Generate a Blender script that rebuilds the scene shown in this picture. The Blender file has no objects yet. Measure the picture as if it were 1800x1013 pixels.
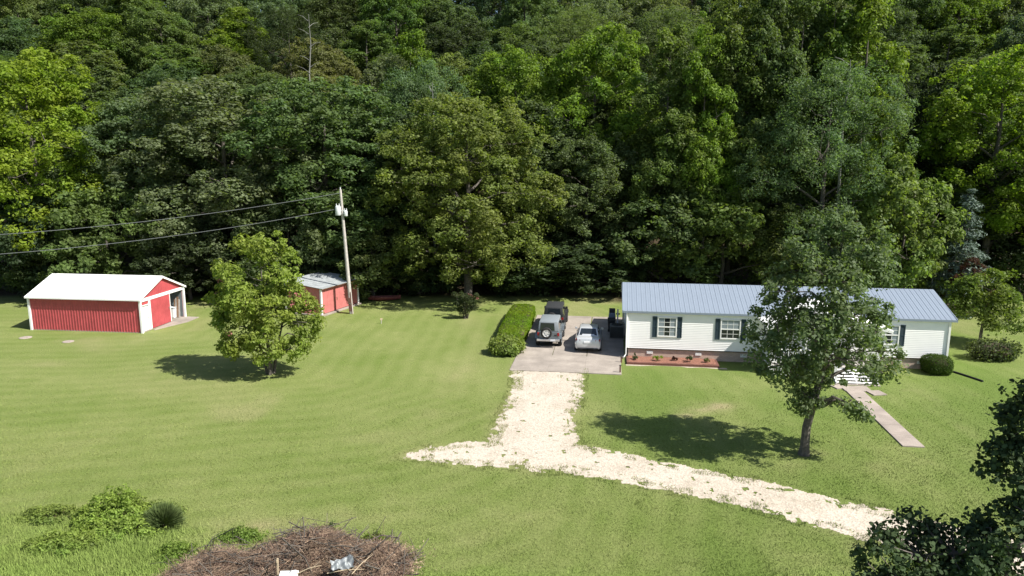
import bpy, bmesh, math, random
import numpy as np
from mathutils import Vector, Matrix

S = bpy.context.scene
C = S.collection
PI = math.pi

# ------------------------------------------------------------------ camera
CAM_H = 13.0
cd = bpy.data.cameras.new("camera")
cam = bpy.data.objects.new("camera", cd)
C.objects.link(cam)
cam.location = (0, 0, CAM_H)
cam.rotation_euler = (math.radians(90 - 10.3), 0, 0)
cd.sensor_width = 36.0
cd.lens = 36.0 * 1245 / 1800
cd.clip_start = 0.5
cd.clip_end = 3000
S.camera = cam

# ------------------------------------------------------------------ light
SUN_EL = math.radians(48.5)
SUN_AZ = math.radians(26)          # from +X towards the camera
sun_dir = Vector((math.cos(SUN_EL) * math.cos(SUN_AZ), -math.cos(SUN_EL) * math.sin(SUN_AZ), math.sin(SUN_EL)))
W = bpy.data.worlds.new("World")
S.world = W
W.use_nodes = True
wn = W.node_tree
bg = wn.nodes["Background"]
sky = wn.nodes.new("ShaderNodeTexSky")
sky.sky_type = 'NISHITA'
sky.sun_disc = False
sky.sun_elevation = SUN_EL
sky.sun_rotation = math.radians(116)
sky.altitude = 200
sky.dust_density = 1.5
wn.links.new(sky.outputs[0], bg.inputs[0])
bg.inputs[1].default_value = 0.08
sl = bpy.data.lights.new("sun", 'SUN')
sl.energy = 5.0
sl.angle = math.radians(0.53)
sl.color = (1.0, 0.955, 0.88)
so = bpy.data.objects.new("sun", sl)
C.objects.link(so)
so.rotation_euler = sun_dir.to_track_quat('Z', 'Y').to_euler()
so.location = (60, -30, 80)
S.view_settings.view_transform = 'Standard'
S.view_settings.look = 'None'
S.view_settings.gamma = 1.0
S.view_settings.use_curve_mapping = False
S.view_settings.exposure = 0.80
S.render.engine = 'CYCLES'
S.cycles.max_bounces = 6
S.cycles.diffuse_bounces = 3
S.cycles.glossy_bounces = 2
S.cycles.transmission_bounces = 3
S.cycles.transparent_max_bounces = 4


# ------------------------------------------------------------------ numpy noise
def vnoise(x, y, seed=0):
    x = np.asarray(x, float); y = np.asarray(y, float)
    xi = np.floor(x).astype(np.int64); yi = np.floor(y).astype(np.int64)
    xf = x - xi; yf = y - yi
    u = xf * xf * (3 - 2 * xf); v = yf * yf * (3 - 2 * yf)
    def h(a, b):
        n = (a * 374761393 + b * 668265263 + seed * 974634777) & 0xffffffff
        n = ((n ^ (n >> 13)) * 1274126177) & 0xffffffff
        n = (n ^ (n >> 16)) & 0xffff
        return n / 65535.0
    return (h(xi, yi) * (1 - u) + h(xi + 1, yi) * u) * (1 - v) + (h(xi, yi + 1) * (1 - u) + h(xi + 1, yi + 1) * u) * v


def fbm(x, y, seed=0, octs=4):
    s = 0; a = 0.5; t = 0
    for i in range(octs):
        s = s + a * vnoise(x * 2 ** i + 17 * i, y * 2 ** i - 9 * i, seed + i); t += a; a *= 0.5
    return s / t


def sstep(a, b, x):
    t = np.clip((np.asarray(x, float) - a) / (b - a), 0, 1)
    return t * t * (3 - 2 * t)


# ------------------------------------------------------------------ materials
def new_mat(name):
    m = bpy.data.materials.new(name); m.use_nodes = True
    nt = m.node_tree
    return m, nt, nt.nodes["Principled BSDF"]


def N(nt, t, **kw):
    n = nt.nodes.new(t)
    for k, v in kw.items():
        setattr(n, k, v)
    return n


def plain(name, col, rough=0.6, metal=0.0, spec=0.4, noise=0.12, scale=6.0, bump=0.0, coat=0.0, coords='Object'):
    """a colour with wear: low contrast noise over it"""
    m, nt, b = new_mat(name)
    b.inputs["Roughness"].default_value = rough
    b.inputs["Metallic"].default_value = metal
    b.inputs["Specular IOR Level"].default_value = spec
    b.inputs["Coat Weight"].default_value = coat
    tc = N(nt, "ShaderNodeTexCoord")
    nz = N(nt, "ShaderNodeTexNoise")
    nz.inputs["Scale"].default_value = scale; nz.inputs["Detail"].default_value = 6; nz.inputs["Roughness"].default_value = 0.6
    nt.links.new(tc.outputs[coords], nz.inputs["Vector"])
    mx = N(nt, "ShaderNodeMix", data_type='RGBA')
    mx.inputs["A"].default_value = tuple(c * (1 - noise) for c in col) + (1,)
    mx.inputs["B"].default_value = tuple(min(1, c * (1 + noise)) for c in col) + (1,)
    rp = N(nt, "ShaderNodeMapRange"); rp.inputs[1].default_value = 0.3; rp.inputs[2].default_value = 0.7
    nt.links.new(nz.outputs["Fac"], rp.inputs[0])
    nt.links.new(rp.outputs[0], mx.inputs["Factor"])
    nt.links.new(mx.outputs["Result"], b.inputs["Base Color"])
    if bump:
        bp = N(nt, "ShaderNodeBump"); bp.inputs["Strength"].default_value = bump; bp.inputs["Distance"].default_value = 0.02
        nt.links.new(nz.outputs["Fac"], bp.inputs["Height"]); nt.links.new(bp.outputs[0], b.inputs["Normal"])
    return m


def leaf_mat(name, transl=0.48, rough=0.55, lo=0.6, hi=1.4, spec=0.2):
    """leaf colour = the object's own colour, varied leaf by leaf (attribute tint)"""
    m, nt, b = new_mat(name)
    oi = N(nt, "ShaderNodeObjectInfo")
    at = N(nt, "ShaderNodeAttribute", attribute_name="tint")
    mr = N(nt, "ShaderNodeMapRange"); mr.inputs[3].default_value = lo; mr.inputs[4].default_value = hi
    nt.links.new(at.outputs["Fac"], mr.inputs[0])
    vm = N(nt, "ShaderNodeVectorMath", operation='SCALE')
    nt.links.new(oi.outputs["Color"], vm.inputs[0]); nt.links.new(mr.outputs[0], vm.inputs["Scale"])
    # clump scale hue drift
    tc = N(nt, "ShaderNodeTexCoord"); nz = N(nt, "ShaderNodeTexNoise")
    nz.inputs["Scale"].default_value = 0.35; nz.inputs["Detail"].default_value = 3
    nt.links.new(tc.outputs["Object"], nz.inputs["Vector"])
    hs = N(nt, "ShaderNodeHueSaturation")
    h = N(nt, "ShaderNodeMapRange"); h.inputs[1].default_value = .3; h.inputs[2].default_value = .7; h.inputs[3].default_value = 0.485; h.inputs[4].default_value = 0.515
    nt.links.new(nz.outputs["Fac"], h.inputs[0]); nt.links.new(h.outputs[0], hs.inputs["Hue"])
    nt.links.new(vm.outputs[0], hs.inputs["Color"])
    nt.links.new(hs.outputs[0], b.inputs["Base Color"])
    b.inputs["Roughness"].default_value = rough
    b.inputs["Specular IOR Level"].default_value = spec
    tr = N(nt, "ShaderNodeBsdfTranslucent")
    g = N(nt, "ShaderNodeVectorMath", operation='MULTIPLY'); g.inputs[1].default_value = (1.2, 1.3, .5)
    nt.links.new(hs.outputs[0], g.inputs[0]); nt.links.new(g.outputs[0], tr.inputs[0])
    ms = N(nt, "ShaderNodeMixShader"); ms.inputs[0].default_value = transl
    out = nt.nodes["Material Output"]
    nt.links.new(b.outputs[0], ms.inputs[1]); nt.links.new(tr.outputs[0], ms.inputs[2]); nt.links.new(ms.outputs[0], out.inputs[0])
    return m


M = {}
M['leaf'] = leaf_mat("leaf")
M['matte_leaf'] = leaf_mat("matte_leaf", transl=.18, rough=.8, spec=.12)
M['needle'] = leaf_mat("needle", transl=0.1)
M['bark'] = plain("bark", (.105, .092, .078), .9, noise=.4, scale=9, bump=.6)
M['pale_bark'] = plain("pale_bark", (.19, .19, .17), .85, noise=.25, scale=7, bump=.3)
M['twig'] = plain("twig", (.30, .215, .15), .9, noise=.5, scale=2.2)
M['twig_dark'] = plain("twig_dark", (.13, .08, .06), .9, noise=.5, scale=2.2)
M['white'] = plain("white_paint", (.80, .80, .78), .45, noise=.03, scale=3)
M['siding'] = plain("vinyl_siding", (.90, .888, .875), .5, noise=.03, scale=1.2)
M['white_metal'] = plain("white_metal", (.82, .82, .79), .42, noise=.03, scale=.8)
M['red_metal'] = plain("red_metal", (.40, .070, .078), .5, noise=.16, scale=1.5)
M['red_shed'] = plain("red_shed_paint", (.46, .15, .14), .6, noise=.12, scale=2.0)
M['roof_blue'] = plain("blue_grey_roof", (.215, .255, .31), .38, noise=.05, scale=1.0, spec=.5)
M['roof_grey'] = plain("weathered_roof", (.33, .355, .36), .55, noise=.34, scale=1.3)
M['rust'] = plain("rust", (.25, .15, .09), .8, noise=.3, scale=4)
M['shutter'] = plain("shutter_blue", (.030, .055, .075), .5, noise=.08)
M['trim_dark'] = plain("dark_trim", (.02, .02, .02), .6)
M['glass'] = plain("window_glass", (.018, .022, .026), .07, spec=.6, noise=.02)
M['glass_pale'] = plain("curtained_glass", (.24, .28, .31), .12, spec=.5, noise=.05, scale=3)
M['car_glass'] = plain("car_glass", (.015, .02, .024), .06, spec=.7, noise=.01)
M['rubber'] = plain("rubber", (.018, .018, .018), .85, noise=.2)
M['chrome'] = plain("bright_metal", (.62, .63, .64), .25, metal=.8, noise=.04)
M['silver'] = plain("silver_paint", (.58, .60, .61), .32, metal=.35, noise=.02, coat=.6)
M['grey_paint'] = plain("grey_paint", (.15, .175, .19), .35, metal=.3, noise=.03, coat=.5)
M['grey_top'] = plain("grey_hardtop", (.20, .225, .24), .55, noise=.06)
M['black_paint'] = plain("black_paint", (.016, .017, .018), .35, noise=.05, coat=.5)
M['black_cloth'] = plain("black_soft_top", (.024, .026, .028), .8, noise=.1)
M['black_plastic'] = plain("black_plastic", (.02, .02, .021), .6, noise=.1)
M['tail_red'] = plain("tail_lamp", (.28, .015, .012), .25, noise=.05)
M['lamp_clear'] = plain("lamp_clear", (.6, .6, .58), .2, noise=.03)
M['plate'] = plain("number_plate", (.72, .73, .74), .4, noise=.04)
M['wood_grey'] = plain("weathered_pole", (.43, .40, .37), .85, noise=.22, scale=5, bump=.3)
M['wood_brown'] = plain("brown_wood", (.12, .06, .045), .85, noise=.3, scale=5)
M['wood_pale'] = plain("pale_wood", (.48, .38, .26), .8, noise=.2, scale=5)
M['can'] = plain("transformer_grey", (.55, .57, .58), .5, noise=.05)
M['shaded_red'] = plain("dim_shaded_red", (.17, .05, .045), .7, noise=.3)  # red taken darker so the hull looks dim, as if in shade
M['wire'] = plain("wire_grey", (.16, .17, .175), .6, noise=.05)
M['sheet_metal'] = plain("crumpled_metal", (.24, .26, .265), .55, metal=.3, noise=.4, scale=4)
M['hvac'] = plain("hvac_case", (.10, .105, .10), .6, noise=.12)
M['mulch'] = plain("mulch", (.22, .10, .068), .95, noise=.5, scale=14, bump=.8)
M['edging'] = plain("edging", (.14, .06, .045), .9, noise=.3, scale=10)
M['sand'] = plain("sand", (.38, .33, .25), .95, noise=.2, scale=5)
M['core_shade'] = plain("shaded_core", (.06, .045, .03), 1, noise=.4, scale=4)  # dark fill inside shrubs; shade behind the leaves is put into the colour
M['bloom'] = plain("pink_bloom", (.36, .12, .13), .7, noise=.4, scale=9)
M['dark_inside'] = plain("grey_steel_wall", (.16, .19, .20), .6, noise=.15, scale=2)
M['blue_cover'] = plain("blue_grey_cover", (.16, .20, .25), .7, noise=.1)


def concrete(name, col):
    m, nt, b = new_mat(name)
    b.inputs["Roughness"].default_value = .9; b.inputs["Specular IOR Level"].default_value = .2
    tc = N(nt, "ShaderNodeTexCoord")
    a = N(nt, "ShaderNodeTexNoise"); a.inputs["Scale"].default_value = .7; a.inputs["Detail"].default_value = 7; a.inputs["Roughness"].default_value = .65
    c = N(nt, "ShaderNodeTexNoise"); c.inputs["Scale"].default_value = 18; c.inputs["Detail"].default_value = 4
    geo = N(nt, "ShaderNodeNewGeometry")
    nt.links.new(geo.outputs["Position"], a.inputs["Vector"]); nt.links.new(geo.outputs["Position"], c.inputs["Vector"])
    r = N(nt, "ShaderNodeValToRGB")
    r.color_ramp.elements[0].position = .30; r.color_ramp.elements[0].color = tuple(x * .66 for x in col) + (1,)
    r.color_ramp.elements[1].position = .66; r.color_ramp.elements[1].color = tuple(x * 1.08 for x in col) + (1,)
    nt.links.new(a.outputs["Fac"], r.inputs[0])
    mx = N(nt, "ShaderNodeMix", data_type='RGBA', blend_type='OVERLAY'); mx.inputs["Factor"].default_value = .35
    nt.links.new(r.outputs[0], mx.inputs["A"]); nt.links.new(c.outputs["Fac"], mx.inputs["B"])
    nt.links.new(mx.outputs["Result"], b.inputs["Base Color"])
    return m


M['concrete'] = concrete("concrete", (.335, .295, .255))
M['concrete_walk'] = concrete("concrete_walk", (.35, .30, .26))


def gravel_mat():
    m, nt, b = new_mat("pale_gravel")
    b.inputs["Roughness"].default_value = .95; b.inputs["Specular IOR Level"].default_value = .15
    geo = N(nt, "ShaderNodeNewGeometry")
    a = N(nt, "ShaderNodeTexNoise"); a.inputs["Scale"].default_value = .45; a.inputs["Detail"].default_value = 8; a.inputs["Roughness"].default_value = .7
    v = N(nt, "ShaderNodeTexVoronoi"); v.inputs["Scale"].default_value = 14
    d = N(nt, "ShaderNodeTexNoise"); d.inputs["Scale"].default_value = 3.2; d.inputs["Detail"].default_value = 6
    mp = N(nt, "ShaderNodeMapping"); mp.inputs["Scale"].default_value = (1, 1, 1)
    for t in (a, v, d):
        nt.links.new(geo.outputs["Position"], t.inputs["Vector"])
    r = N(nt, "ShaderNodeValToRGB")
    e = r.color_ramp.elements
    e[0].position = .30; e[0].color = (.375, .315, .235, 1)
    e[1].position = .55; e[1].color = (.47, .405, .32, 1)
    nt.links.new(a.outputs["Fac"], r.inputs[0])
    r2 = N(nt, "ShaderNodeValToRGB"); r2.color_ramp.elements[0].position = .60; r2.color_ramp.elements[1].position = .72
    r2.color_ramp.elements[0].color = (0, 0, 0, 1); r2.color_ramp.elements[1].color = (1, 1, 1, 1)
    nt.links.new(d.outputs["Fac"], r2.inputs[0])
    m1 = N(nt, "ShaderNodeMix", data_type='RGBA'); m1.inputs["B"].default_value = (.31, .26, .185, 1)
    nt.links.new(r2.outputs[0], m1.inputs["Factor"]); nt.links.new(r.outputs[0], m1.inputs["A"])
    m2 = N(nt, "ShaderNodeMix", data_type='RGBA', blend_type='OVERLAY'); m2.inputs["Factor"].default_value = .16
    nt.links.new(m1.outputs["Result"], m2.inputs["A"]); sp2 = N(nt, "ShaderNodeSeparateColor"); nt.links.new(v.outputs["Color"], sp2.inputs[0]); nt.links.new(sp2.outputs[0], m2.inputs["B"])
    hs = N(nt, "ShaderNodeHueSaturation"); hs.inputs["Saturation"].default_value = .85
    nt.links.new(m2.outputs["Result"], hs.inputs["Color"])
    nt.links.new(hs.outputs[0], b.inputs["Base Color"])
    bp = N(nt, "ShaderNodeBump"); bp.inputs["Strength"].default_value = .5; bp.inputs["Distance"].default_value = .03
    nt.links.new(v.outputs["Distance"], bp.inputs["Height"]); nt.links.new(bp.outputs[0], b.inputs["Normal"])
    return m


M['gravel'] = gravel_mat()


def lawn_mat(name, blades=False):
    m, nt, b = new_mat(name)
    L = nt.links
    b.inputs["Roughness"].default_value = .85; b.inputs["Specular IOR Level"].default_value = .15
    geo = N(nt, "ShaderNodeNewGeometry")
    def noise(scale, detail=5, rough=.6, off=0):
        n = N(nt, "ShaderNodeTexNoise"); n.inputs["Scale"].default_value = scale; n.inputs["Detail"].default_value = detail; n.inputs["Roughness"].default_value = rough
        mp = N(nt, "ShaderNodeMapping"); mp.inputs["Location"].default_value = (off, off * .7, 0)
        L.new(geo.outputs["Position"], mp.inputs[0]); L.new(mp.outputs[0], n.inputs["Vector"])
        return n
    def mix(f, a, bb, blend='MIX'):
        x = N(nt, "ShaderNodeMix", data_type='RGBA', blend_type=blend)
        for s, val in (("Factor", f), ("A", a), ("B", bb)):
            if isinstance(val, (tuple, float)):
                x.inputs[s].default_value = val
            else:
                L.new(val, x.inputs[s])
        return x.outputs["Result"]
    def rng(src, a, bb, c=0., d=1.):
        r = N(nt, "ShaderNodeMapRange"); r.inputs[1].default_value = a; r.inputs[2].default_value = bb; r.inputs[3].default_value = c; r.inputs[4].default_value = d
        L.new(src, r.inputs[0]); return r.outputs[0]
    def attr(nm):
        a = N(nt, "ShaderNodeAttribute", attribute_name=nm); return a.outputs["Fac"]
    big = noise(.16, 5, .65)
    mid = noise(1.1, 6, .7, 5)
    fine = noise(9, 5, .75, 9)
    tiny = noise(34, 3, .7, 2)
    col = mix(rng(big.outputs["Fac"], .33, .67), (.147, .198, .046, 1), (.240, .263, .096, 1))
    col = mix(rng(mid.outputs["Fac"], .35, .68, 0, .55), col, (.150, .208, .046, 1))
    # mowing stripes (grass bent to and fro)
    ma = N(nt, "ShaderNodeMath", operation='SINE'); L.new(attr("mow"), ma.inputs[0])
    col = mix(rng(ma.outputs[0], -1, 1, 0, .20), col, (.290, .315, .120, 1))
    # dry thatch
    dn = N(nt, "ShaderNodeMath", operation='MULTIPLY'); L.new(attr("dry"), dn.inputs[0]); L.new(rng(fine.outputs["Fac"], .25, .7, .35, 1.1), dn.inputs[1])
    col = mix(dn.outputs[0], col, (.40, .32, .20, 1))
    # lush uncut
    col = mix(attr("lush"), col, (.210, .290, .070, 1))
    col = mix(attr("rich"), col, (.112, .178, .030, 1))
    f2 = rng(fine.outputs["Fac"], .25, .75, .70, 1.30)
    t2 = rng(tiny.outputs["Fac"], .25, .75, .78, 1.22)
    mm = N(nt, "ShaderNodeMath", operation='MULTIPLY'); L.new(f2, mm.inputs[0]); L.new(t2, mm.inputs[1])
    vs = N(nt, "ShaderNodeVectorMath", operation='SCALE'); L.new(col, vs.inputs[0]); L.new(mm.outputs[0], vs.inputs["Scale"])
    col = vs.outputs[0]
    if blades:
        at = attr("tint"); sc = N(nt, "ShaderNodeVectorMath", operation='SCALE'); L.new(col, sc.inputs[0]); L.new(rng(at, 0, 1, .85, 1.18), sc.inputs["Scale"]); col = sc.outputs[0]
    else:
        # litter under the wood
        lit = mix(rng(fine.outputs["Fac"], .3, .7), (.035, .028, .018, 1), (.085, .062, .036, 1))
        col = mix(attr("wood"), col, lit)
        bp = N(nt, "ShaderNodeBump"); bp.inputs["Strength"].default_value = .9; bp.inputs["Distance"].default_value = .06
        ad = N(nt, "ShaderNodeMath", operation='ADD'); L.new(fine.outputs["Fac"], ad.inputs[0]); L.new(tiny.outputs["Fac"], ad.inputs[1])
        L.new(ad.outputs[0], bp.inputs["Height"]); L.new(bp.outputs[0], b.inputs["Normal"])
    L.new(col, b.inputs["Base Color"])
    return m


M['lawn'] = lawn_mat("lawn")
M['blade'] = lawn_mat("grass_blade", True)


def brick_mat():
    m, nt, b = new_mat("brick_skirting")
    tc = N(nt, "ShaderNodeTexCoord"); mp = N(nt, "ShaderNodeMapping"); mp.inputs["Rotation"].default_value = (PI / 2, 0, 0)
    br = N(nt, "ShaderNodeTexBrick")
    br.inputs["Color1"].default_value = (.56, .42, .335, 1); br.inputs["Color2"].default_value = (.44, .325, .26, 1); br.inputs["Mortar"].default_value = (.36, .31, .27, 1)
    br.inputs["Scale"].default_value = 1; br.inputs["Brick Width"].default_value = .22; br.inputs["Row Height"].default_value = .075; br.inputs["Mortar Size"].default_value = .010
    nt.links.new(tc.outputs["Object"], mp.inputs[0]); nt.links.new(mp.outputs[0], br.inputs["Vector"])
    nt.links.new(br.outputs["Color"], b.inputs["Base Color"]); b.inputs["Roughness"].default_value = .9
    bp = N(nt, "ShaderNodeBump"); bp.inputs["Strength"].default_value = .5; bp.invert = True; bp.inputs["Distance"].default_value = .01
    nt.links.new(br.outputs["Fac"], bp.inputs["Height"]); nt.links.new(bp.outputs[0], b.inputs["Normal"])
    return m


M['brick'] = brick_mat()


# ------------------------------------------------------------------ mesh builder
class MB:
    def __init__(s):
        s.v = []; s.f = []; s.m = []; s.cur = 0

    def add(s, vs, fs):
        o = len(s.v); s.v += [tuple(p) for p in vs]
        s.f += [tuple(i + o for i in f) for f in fs]; s.m += [s.cur] * len(fs)

    def box(s, c, d, rz=0.0, rx=0.0, ry=0.0):
        hx, hy, hz = d[0] / 2, d[1] / 2, d[2] / 2
        vs = [Vector((x, y, z)) for x in (-hx, hx) for y in (-hy, hy) for z in (-hz, hz)]
        if rz or rx or ry:
            R = Matrix.Rotation(rz, 3, 'Z') @ Matrix.Rotation(rx, 3, 'X') @ Matrix.Rotation(ry, 3, 'Y')
            vs = [R @ p for p in vs]
        vs = [(p[0] + c[0], p[1] + c[1], p[2] + c[2]) for p in vs]
        s.add(vs, [(0, 1, 3, 2), (4, 6, 7, 5), (0, 4, 5, 1), (2, 3, 7, 6), (0, 2, 6, 4), (1, 5, 7, 3)])
        return s

    def bx(s, x0, x1, y0, y1, z0, z1):
        return s.box(((x0 + x1) / 2, (y0 + y1) / 2, (z0 + z1) / 2), (abs(x1 - x0), abs(y1 - y0), abs(z1 - z0)))

    def loft(s, rings, cap=True, closed=True):
        n = len(rings[0]); o = len(s.v)
        for r in rings:
            s.v += [tuple(p) for p in r]
        fs = []
        for i in range(len(rings) - 1):
            for j in range(n if closed else n - 1):
                k = (j + 1) % n
                fs.append((o + i * n + j, o + i * n + k, o + (i + 1) * n + k, o + (i + 1) * n + j))
        if cap:
            fs.append(tuple(o + j for j in reversed(range(n)))); fs.append(tuple(o + (len(rings) - 1) * n + j for j in range(n)))
        s.f += fs; s.m += [s.cur] * len(fs)
        return s

    def tube(s, pts, radii, n=6, cap=True):
        pts = [Vector(p) for p in pts]
        rings = []
        for i, p in enumerate(pts):
            t = (pts[min(i + 1, len(pts) - 1)] - pts[max(i - 1, 0)])
            if t.length < 1e-6: t = Vector((0, 0, 1))
            t.normalize()
            a = t.cross(Vector((0, 0, 1)) if abs(t.z) < .9 else Vector((1, 0, 0))).normalized(); bb = t.cross(a)
            r = radii[i] if isinstance(radii, (list, tuple)) else radii
            rings.append([p + (a * math.cos(2 * PI * k / n) + bb * math.sin(2 * PI * k / n)) * r for k in range(n)])
        return s.loft(rings, cap)

    def prism(s, poly, axis, a, b):
        """poly = 2D outline, extruded along axis from a to b ('x': poly is (y,z); 'y': (x,z); 'z': (x,y))"""
        def P(q, t):
            return {'x': (t, q[0], q[1]), 'y': (q[0], t, q[1]), 'z': (q[0], q[1], t)}[axis]
        return s.loft([[P(q, a) for q in poly], [P(q, b) for q in poly]])

    def lathe(s, prof, c, axis='x', n=20):
        """prof = (radius, along) pairs round an axis through c"""
        rings = []
        for k in range(n):
            an = 2 * PI * k / n; ca, sa = math.cos(an), math.sin(an)
            if axis == 'x': rings.append([(c[0] + h, c[1] + r * ca, c[2] + r * sa) for r, h in prof])
            elif axis == 'y': rings.append([(c[0] + r * ca, c[1] + h, c[2] + r * sa) for r, h in prof])
            else: rings.append([(c[0] + r * ca, c[1] + r * sa, c[2] + h) for r, h in prof])
        rings.append(rings[0])
        return s.loft(rings, cap=False, closed=False)

    def mesh(s, name, mats, bevel=0.0, smooth=False, seg=2):
        me = bpy.data.meshes.new(name)
        me.from_pydata(s.v, [], s.f)
        for m in (mats if isinstance(mats, (list, tuple)) else [mats]):
            me.materials.append(m)
        me.polygons.foreach_set("material_index", s.m)
        bm = bmesh.new(); bm.from_mesh(me)
        bmesh.ops.recalc_face_normals(bm, faces=bm.faces)
        if bevel:
            es = [e for e in bm.edges if len(e.link_faces) == 2 and e.calc_face_angle(0) > .5]
            bmesh.ops.bevel(bm, geom=es, offset=bevel, segments=seg, affect='EDGES', profile=.5, clamp_overlap=True)
        bm.to_mesh(me); bm.free()
        if smooth:
            me.polygons.foreach_set("use_smooth", [True] * len(me.polygons))
            try: me.set_sharp_from_angle(angle=math.radians(40))
            except Exception: pass
        me.update()
        return me


def put(name, me, parent=None, loc=None, rz=None):
    o = bpy.data.objects.new(name, me); C.objects.link(o)
    if parent is not None: o.parent = parent
    if loc is not None: o.location = loc
    if rz is not None: o.rotation_euler = (0, 0, rz)
    return o


def part(name, mb, mats, parent=None, bevel=0.0, smooth=False, loc=None):
    return put(name, mb.mesh(name, mats, bevel, smooth), parent, loc)


def tag(o, label=None, cat=None, group=None, kind=None):
    for k, v in (('label', label), ('category', cat), ('group', group), ('kind', kind)):
        if v: o[k] = v
    return o


def empty(name, loc, rz=0, label=None, cat=None, group=None):
    o = bpy.data.objects.new(name, None); C.objects.link(o); o.location = loc; o.rotation_euler = (0, 0, rz)
    o.empty_display_size = .3
    return tag(o, label, cat, group)


def np_mesh(name, V, F, mat, attrs=None):
    """fast mesh from numpy arrays; F = (n, k) all faces with k corners"""
    me = bpy.data.meshes.new(name)
    n, k = F.shape
    me.vertices.add(len(V)); me.vertices.foreach_set("co", np.ascontiguousarray(V, np.float32).ravel())
    me.loops.add(n * k); me.loops.foreach_set("vertex_index", np.ascontiguousarray(F, np.int32).ravel())
    me.polygons.add(n)
    me.polygons.foreach_set("loop_start", np.arange(0, n * k, k, dtype=np.int32))
    try: me.polygons.foreach_set("loop_total", np.full(n, k, np.int32))
    except Exception: pass
    for nm, arr in (attrs or {}).items():
        a = me.attributes.new(nm, 'FLOAT', 'POINT'); a.data.foreach_set("value", np.ascontiguousarray(arr, np.float32))
    me.materials.append(mat)
    me.update(calc_edges=True)
    me.validate()
    return me


# ------------------------------------------------------------------ ground
def hill(x, y):
    x = np.asarray(x, float); y = np.asarray(y, float)
    t = np.maximum(0, y - 68)
    h = np.where(t < 12, .32 * t * t / 24, .32 * (t - 6))
    return h + (fbm(x / 30, y / 30, 3, 3) - .5) * 5 * sstep(70, 110, y)


def gx(px, py, z=0.0):
    """ground point under a spot of the surveyed picture"""
    p = math.radians(10.3); u = (px - 900) / 1245; v = (py - 506.5) / 1245
    dy = math.cos(p) - v * math.sin(p); dz = -math.sin(p) - v * math.cos(p)
    t = (z - CAM_H) / dz
    return Vector((u * t, dy * t, z))


def seg_dist(x, y, pts):
    """distance to a polyline and interpolated half width there"""
    best = np.full(np.shape(x), 1e9); hw = np.zeros(np.shape(x))
    for (x0, y0, w0), (x1, y1, w1) in zip(pts[:-1], pts[1:]):
        dx, dy = x1 - x0, y1 - y0
        t = np.clip(((x - x0) * dx + (y - y0) * dy) / (dx * dx + dy * dy), 0, 1)
        d = np.hypot(x - x0 - t * dx, y - y0 - t * dy) - (w0 + t * (w1 - w0))
        best = np.minimum(best, d)
    return best


DRIVE_A = [(2.3, 43.2, 2.15), (2.0, 38.5, 1.95), (1.3, 34.5, 1.85), (1.0, 31.5, 2.1), (1.5, 29.6, 1.6)]
DRIVE_B = [(-4.6, 29.7, .25), (-3.7, 29.95, .7), (-2.3, 29.9, 1.2), (.2, 29.9, 1.45), (2.8, 29.5, 1.5), (5.6, 28.1, 1.3), (9.2, 26.3, 1.28), (12.2, 24.3, 1.3), (16, 21.8, 1.4), (24, 16, 1.5), (40, 6, 1.6)]


def drive_sd(x, y):
    return np.minimum(seg_dist(x, y, DRIVE_A), seg_dist(x, y, DRIVE_B))


WALK = [(19.45, 38.6), (18.42, 30.6)]


def dry_mask(x, y):
    d = .34 * sstep(.54, .74, fbm(x / 3.5, y / 5.0, 21, 4)) * sstep(.35, .6, fbm(x / 14, y / 14, 8, 2))
    for (cx, cy, rx, ry, a) in [(10.6, 35.9, 1.7, .8, 1.9), (8.9, 34.7, .9, .4, 1.5), (-6.0, 31.9, 2.0, .8, .4), (-3.5, 40, 1.3, 4, .25), (-2.6, 46, 1, 5, .3),
                               (14.0, 28.6, 2.6, .8, .45), (13.6, 30.0, .9, .5, .8), (23.2, 36.2, .28, 3.2, 1.1), (22.2, 33.3, .3, 2.2, 1.0), (26.0, 36, .25, 3.5, .55), (25.5, 32.5, .25, 2, .5),
                               (12.2, 22.2, .8, .25, .9), (22.6, 38.9, .7, .12, 1.), (5.6, 36.5, .9, 3.0, .3), (-9.5, 23.6, 2.2, .6, .6), (-7.3, 24.3, 2.5, .5, .45), (-15.6, 25.2, 1.2, .4, .6), (-30, 44, 3, .8, .35)]:
        e = ((x - cx) / rx) ** 2 + ((y - cy) / ry) ** 2
        d = d + a * .75 * np.exp(-e * 1.3) * np.clip(2.2 * fbm(x * 1.1, y * 1.1, 91, 4) - .45, 0, 1.2)
    ed = drive_sd(x, y)
    d = d + .45 * np.exp(-np.maximum(ed, 0) / .30) * vnoise(x * 2.5, y * 2.5, 5)
    return np.clip(d, 0, 1)


def lush_mask(x, y):
    """uncut growth in the near left corner"""
    edge = 23.6 + 2.6 * (fbm(x / 1.6, y / 1.6, 31, 4) - .5) * 2 - .18 * np.maximum(0, x + 13)
    return np.clip(sstep(-1.2, 1.4, edge - y) * (.45 + .75 * fbm(x / 1.1, y / .8, 35, 3)) * sstep(-8.3, -9.8, x) + .8 * sstep(20.9, 20.2, y + .8 * (vnoise(x, y, 3) - .5)), 0, 1)


def rich_mask(x, y):
    """deeper green grass right of the drive and near the bottom"""
    return np.clip((.75 * sstep(1, 9, x) * sstep(60, 48, y) + .12) * (2.0 * fbm(x / 3.5, y / 5, 36, 4) - .45), 0, .7)


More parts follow.
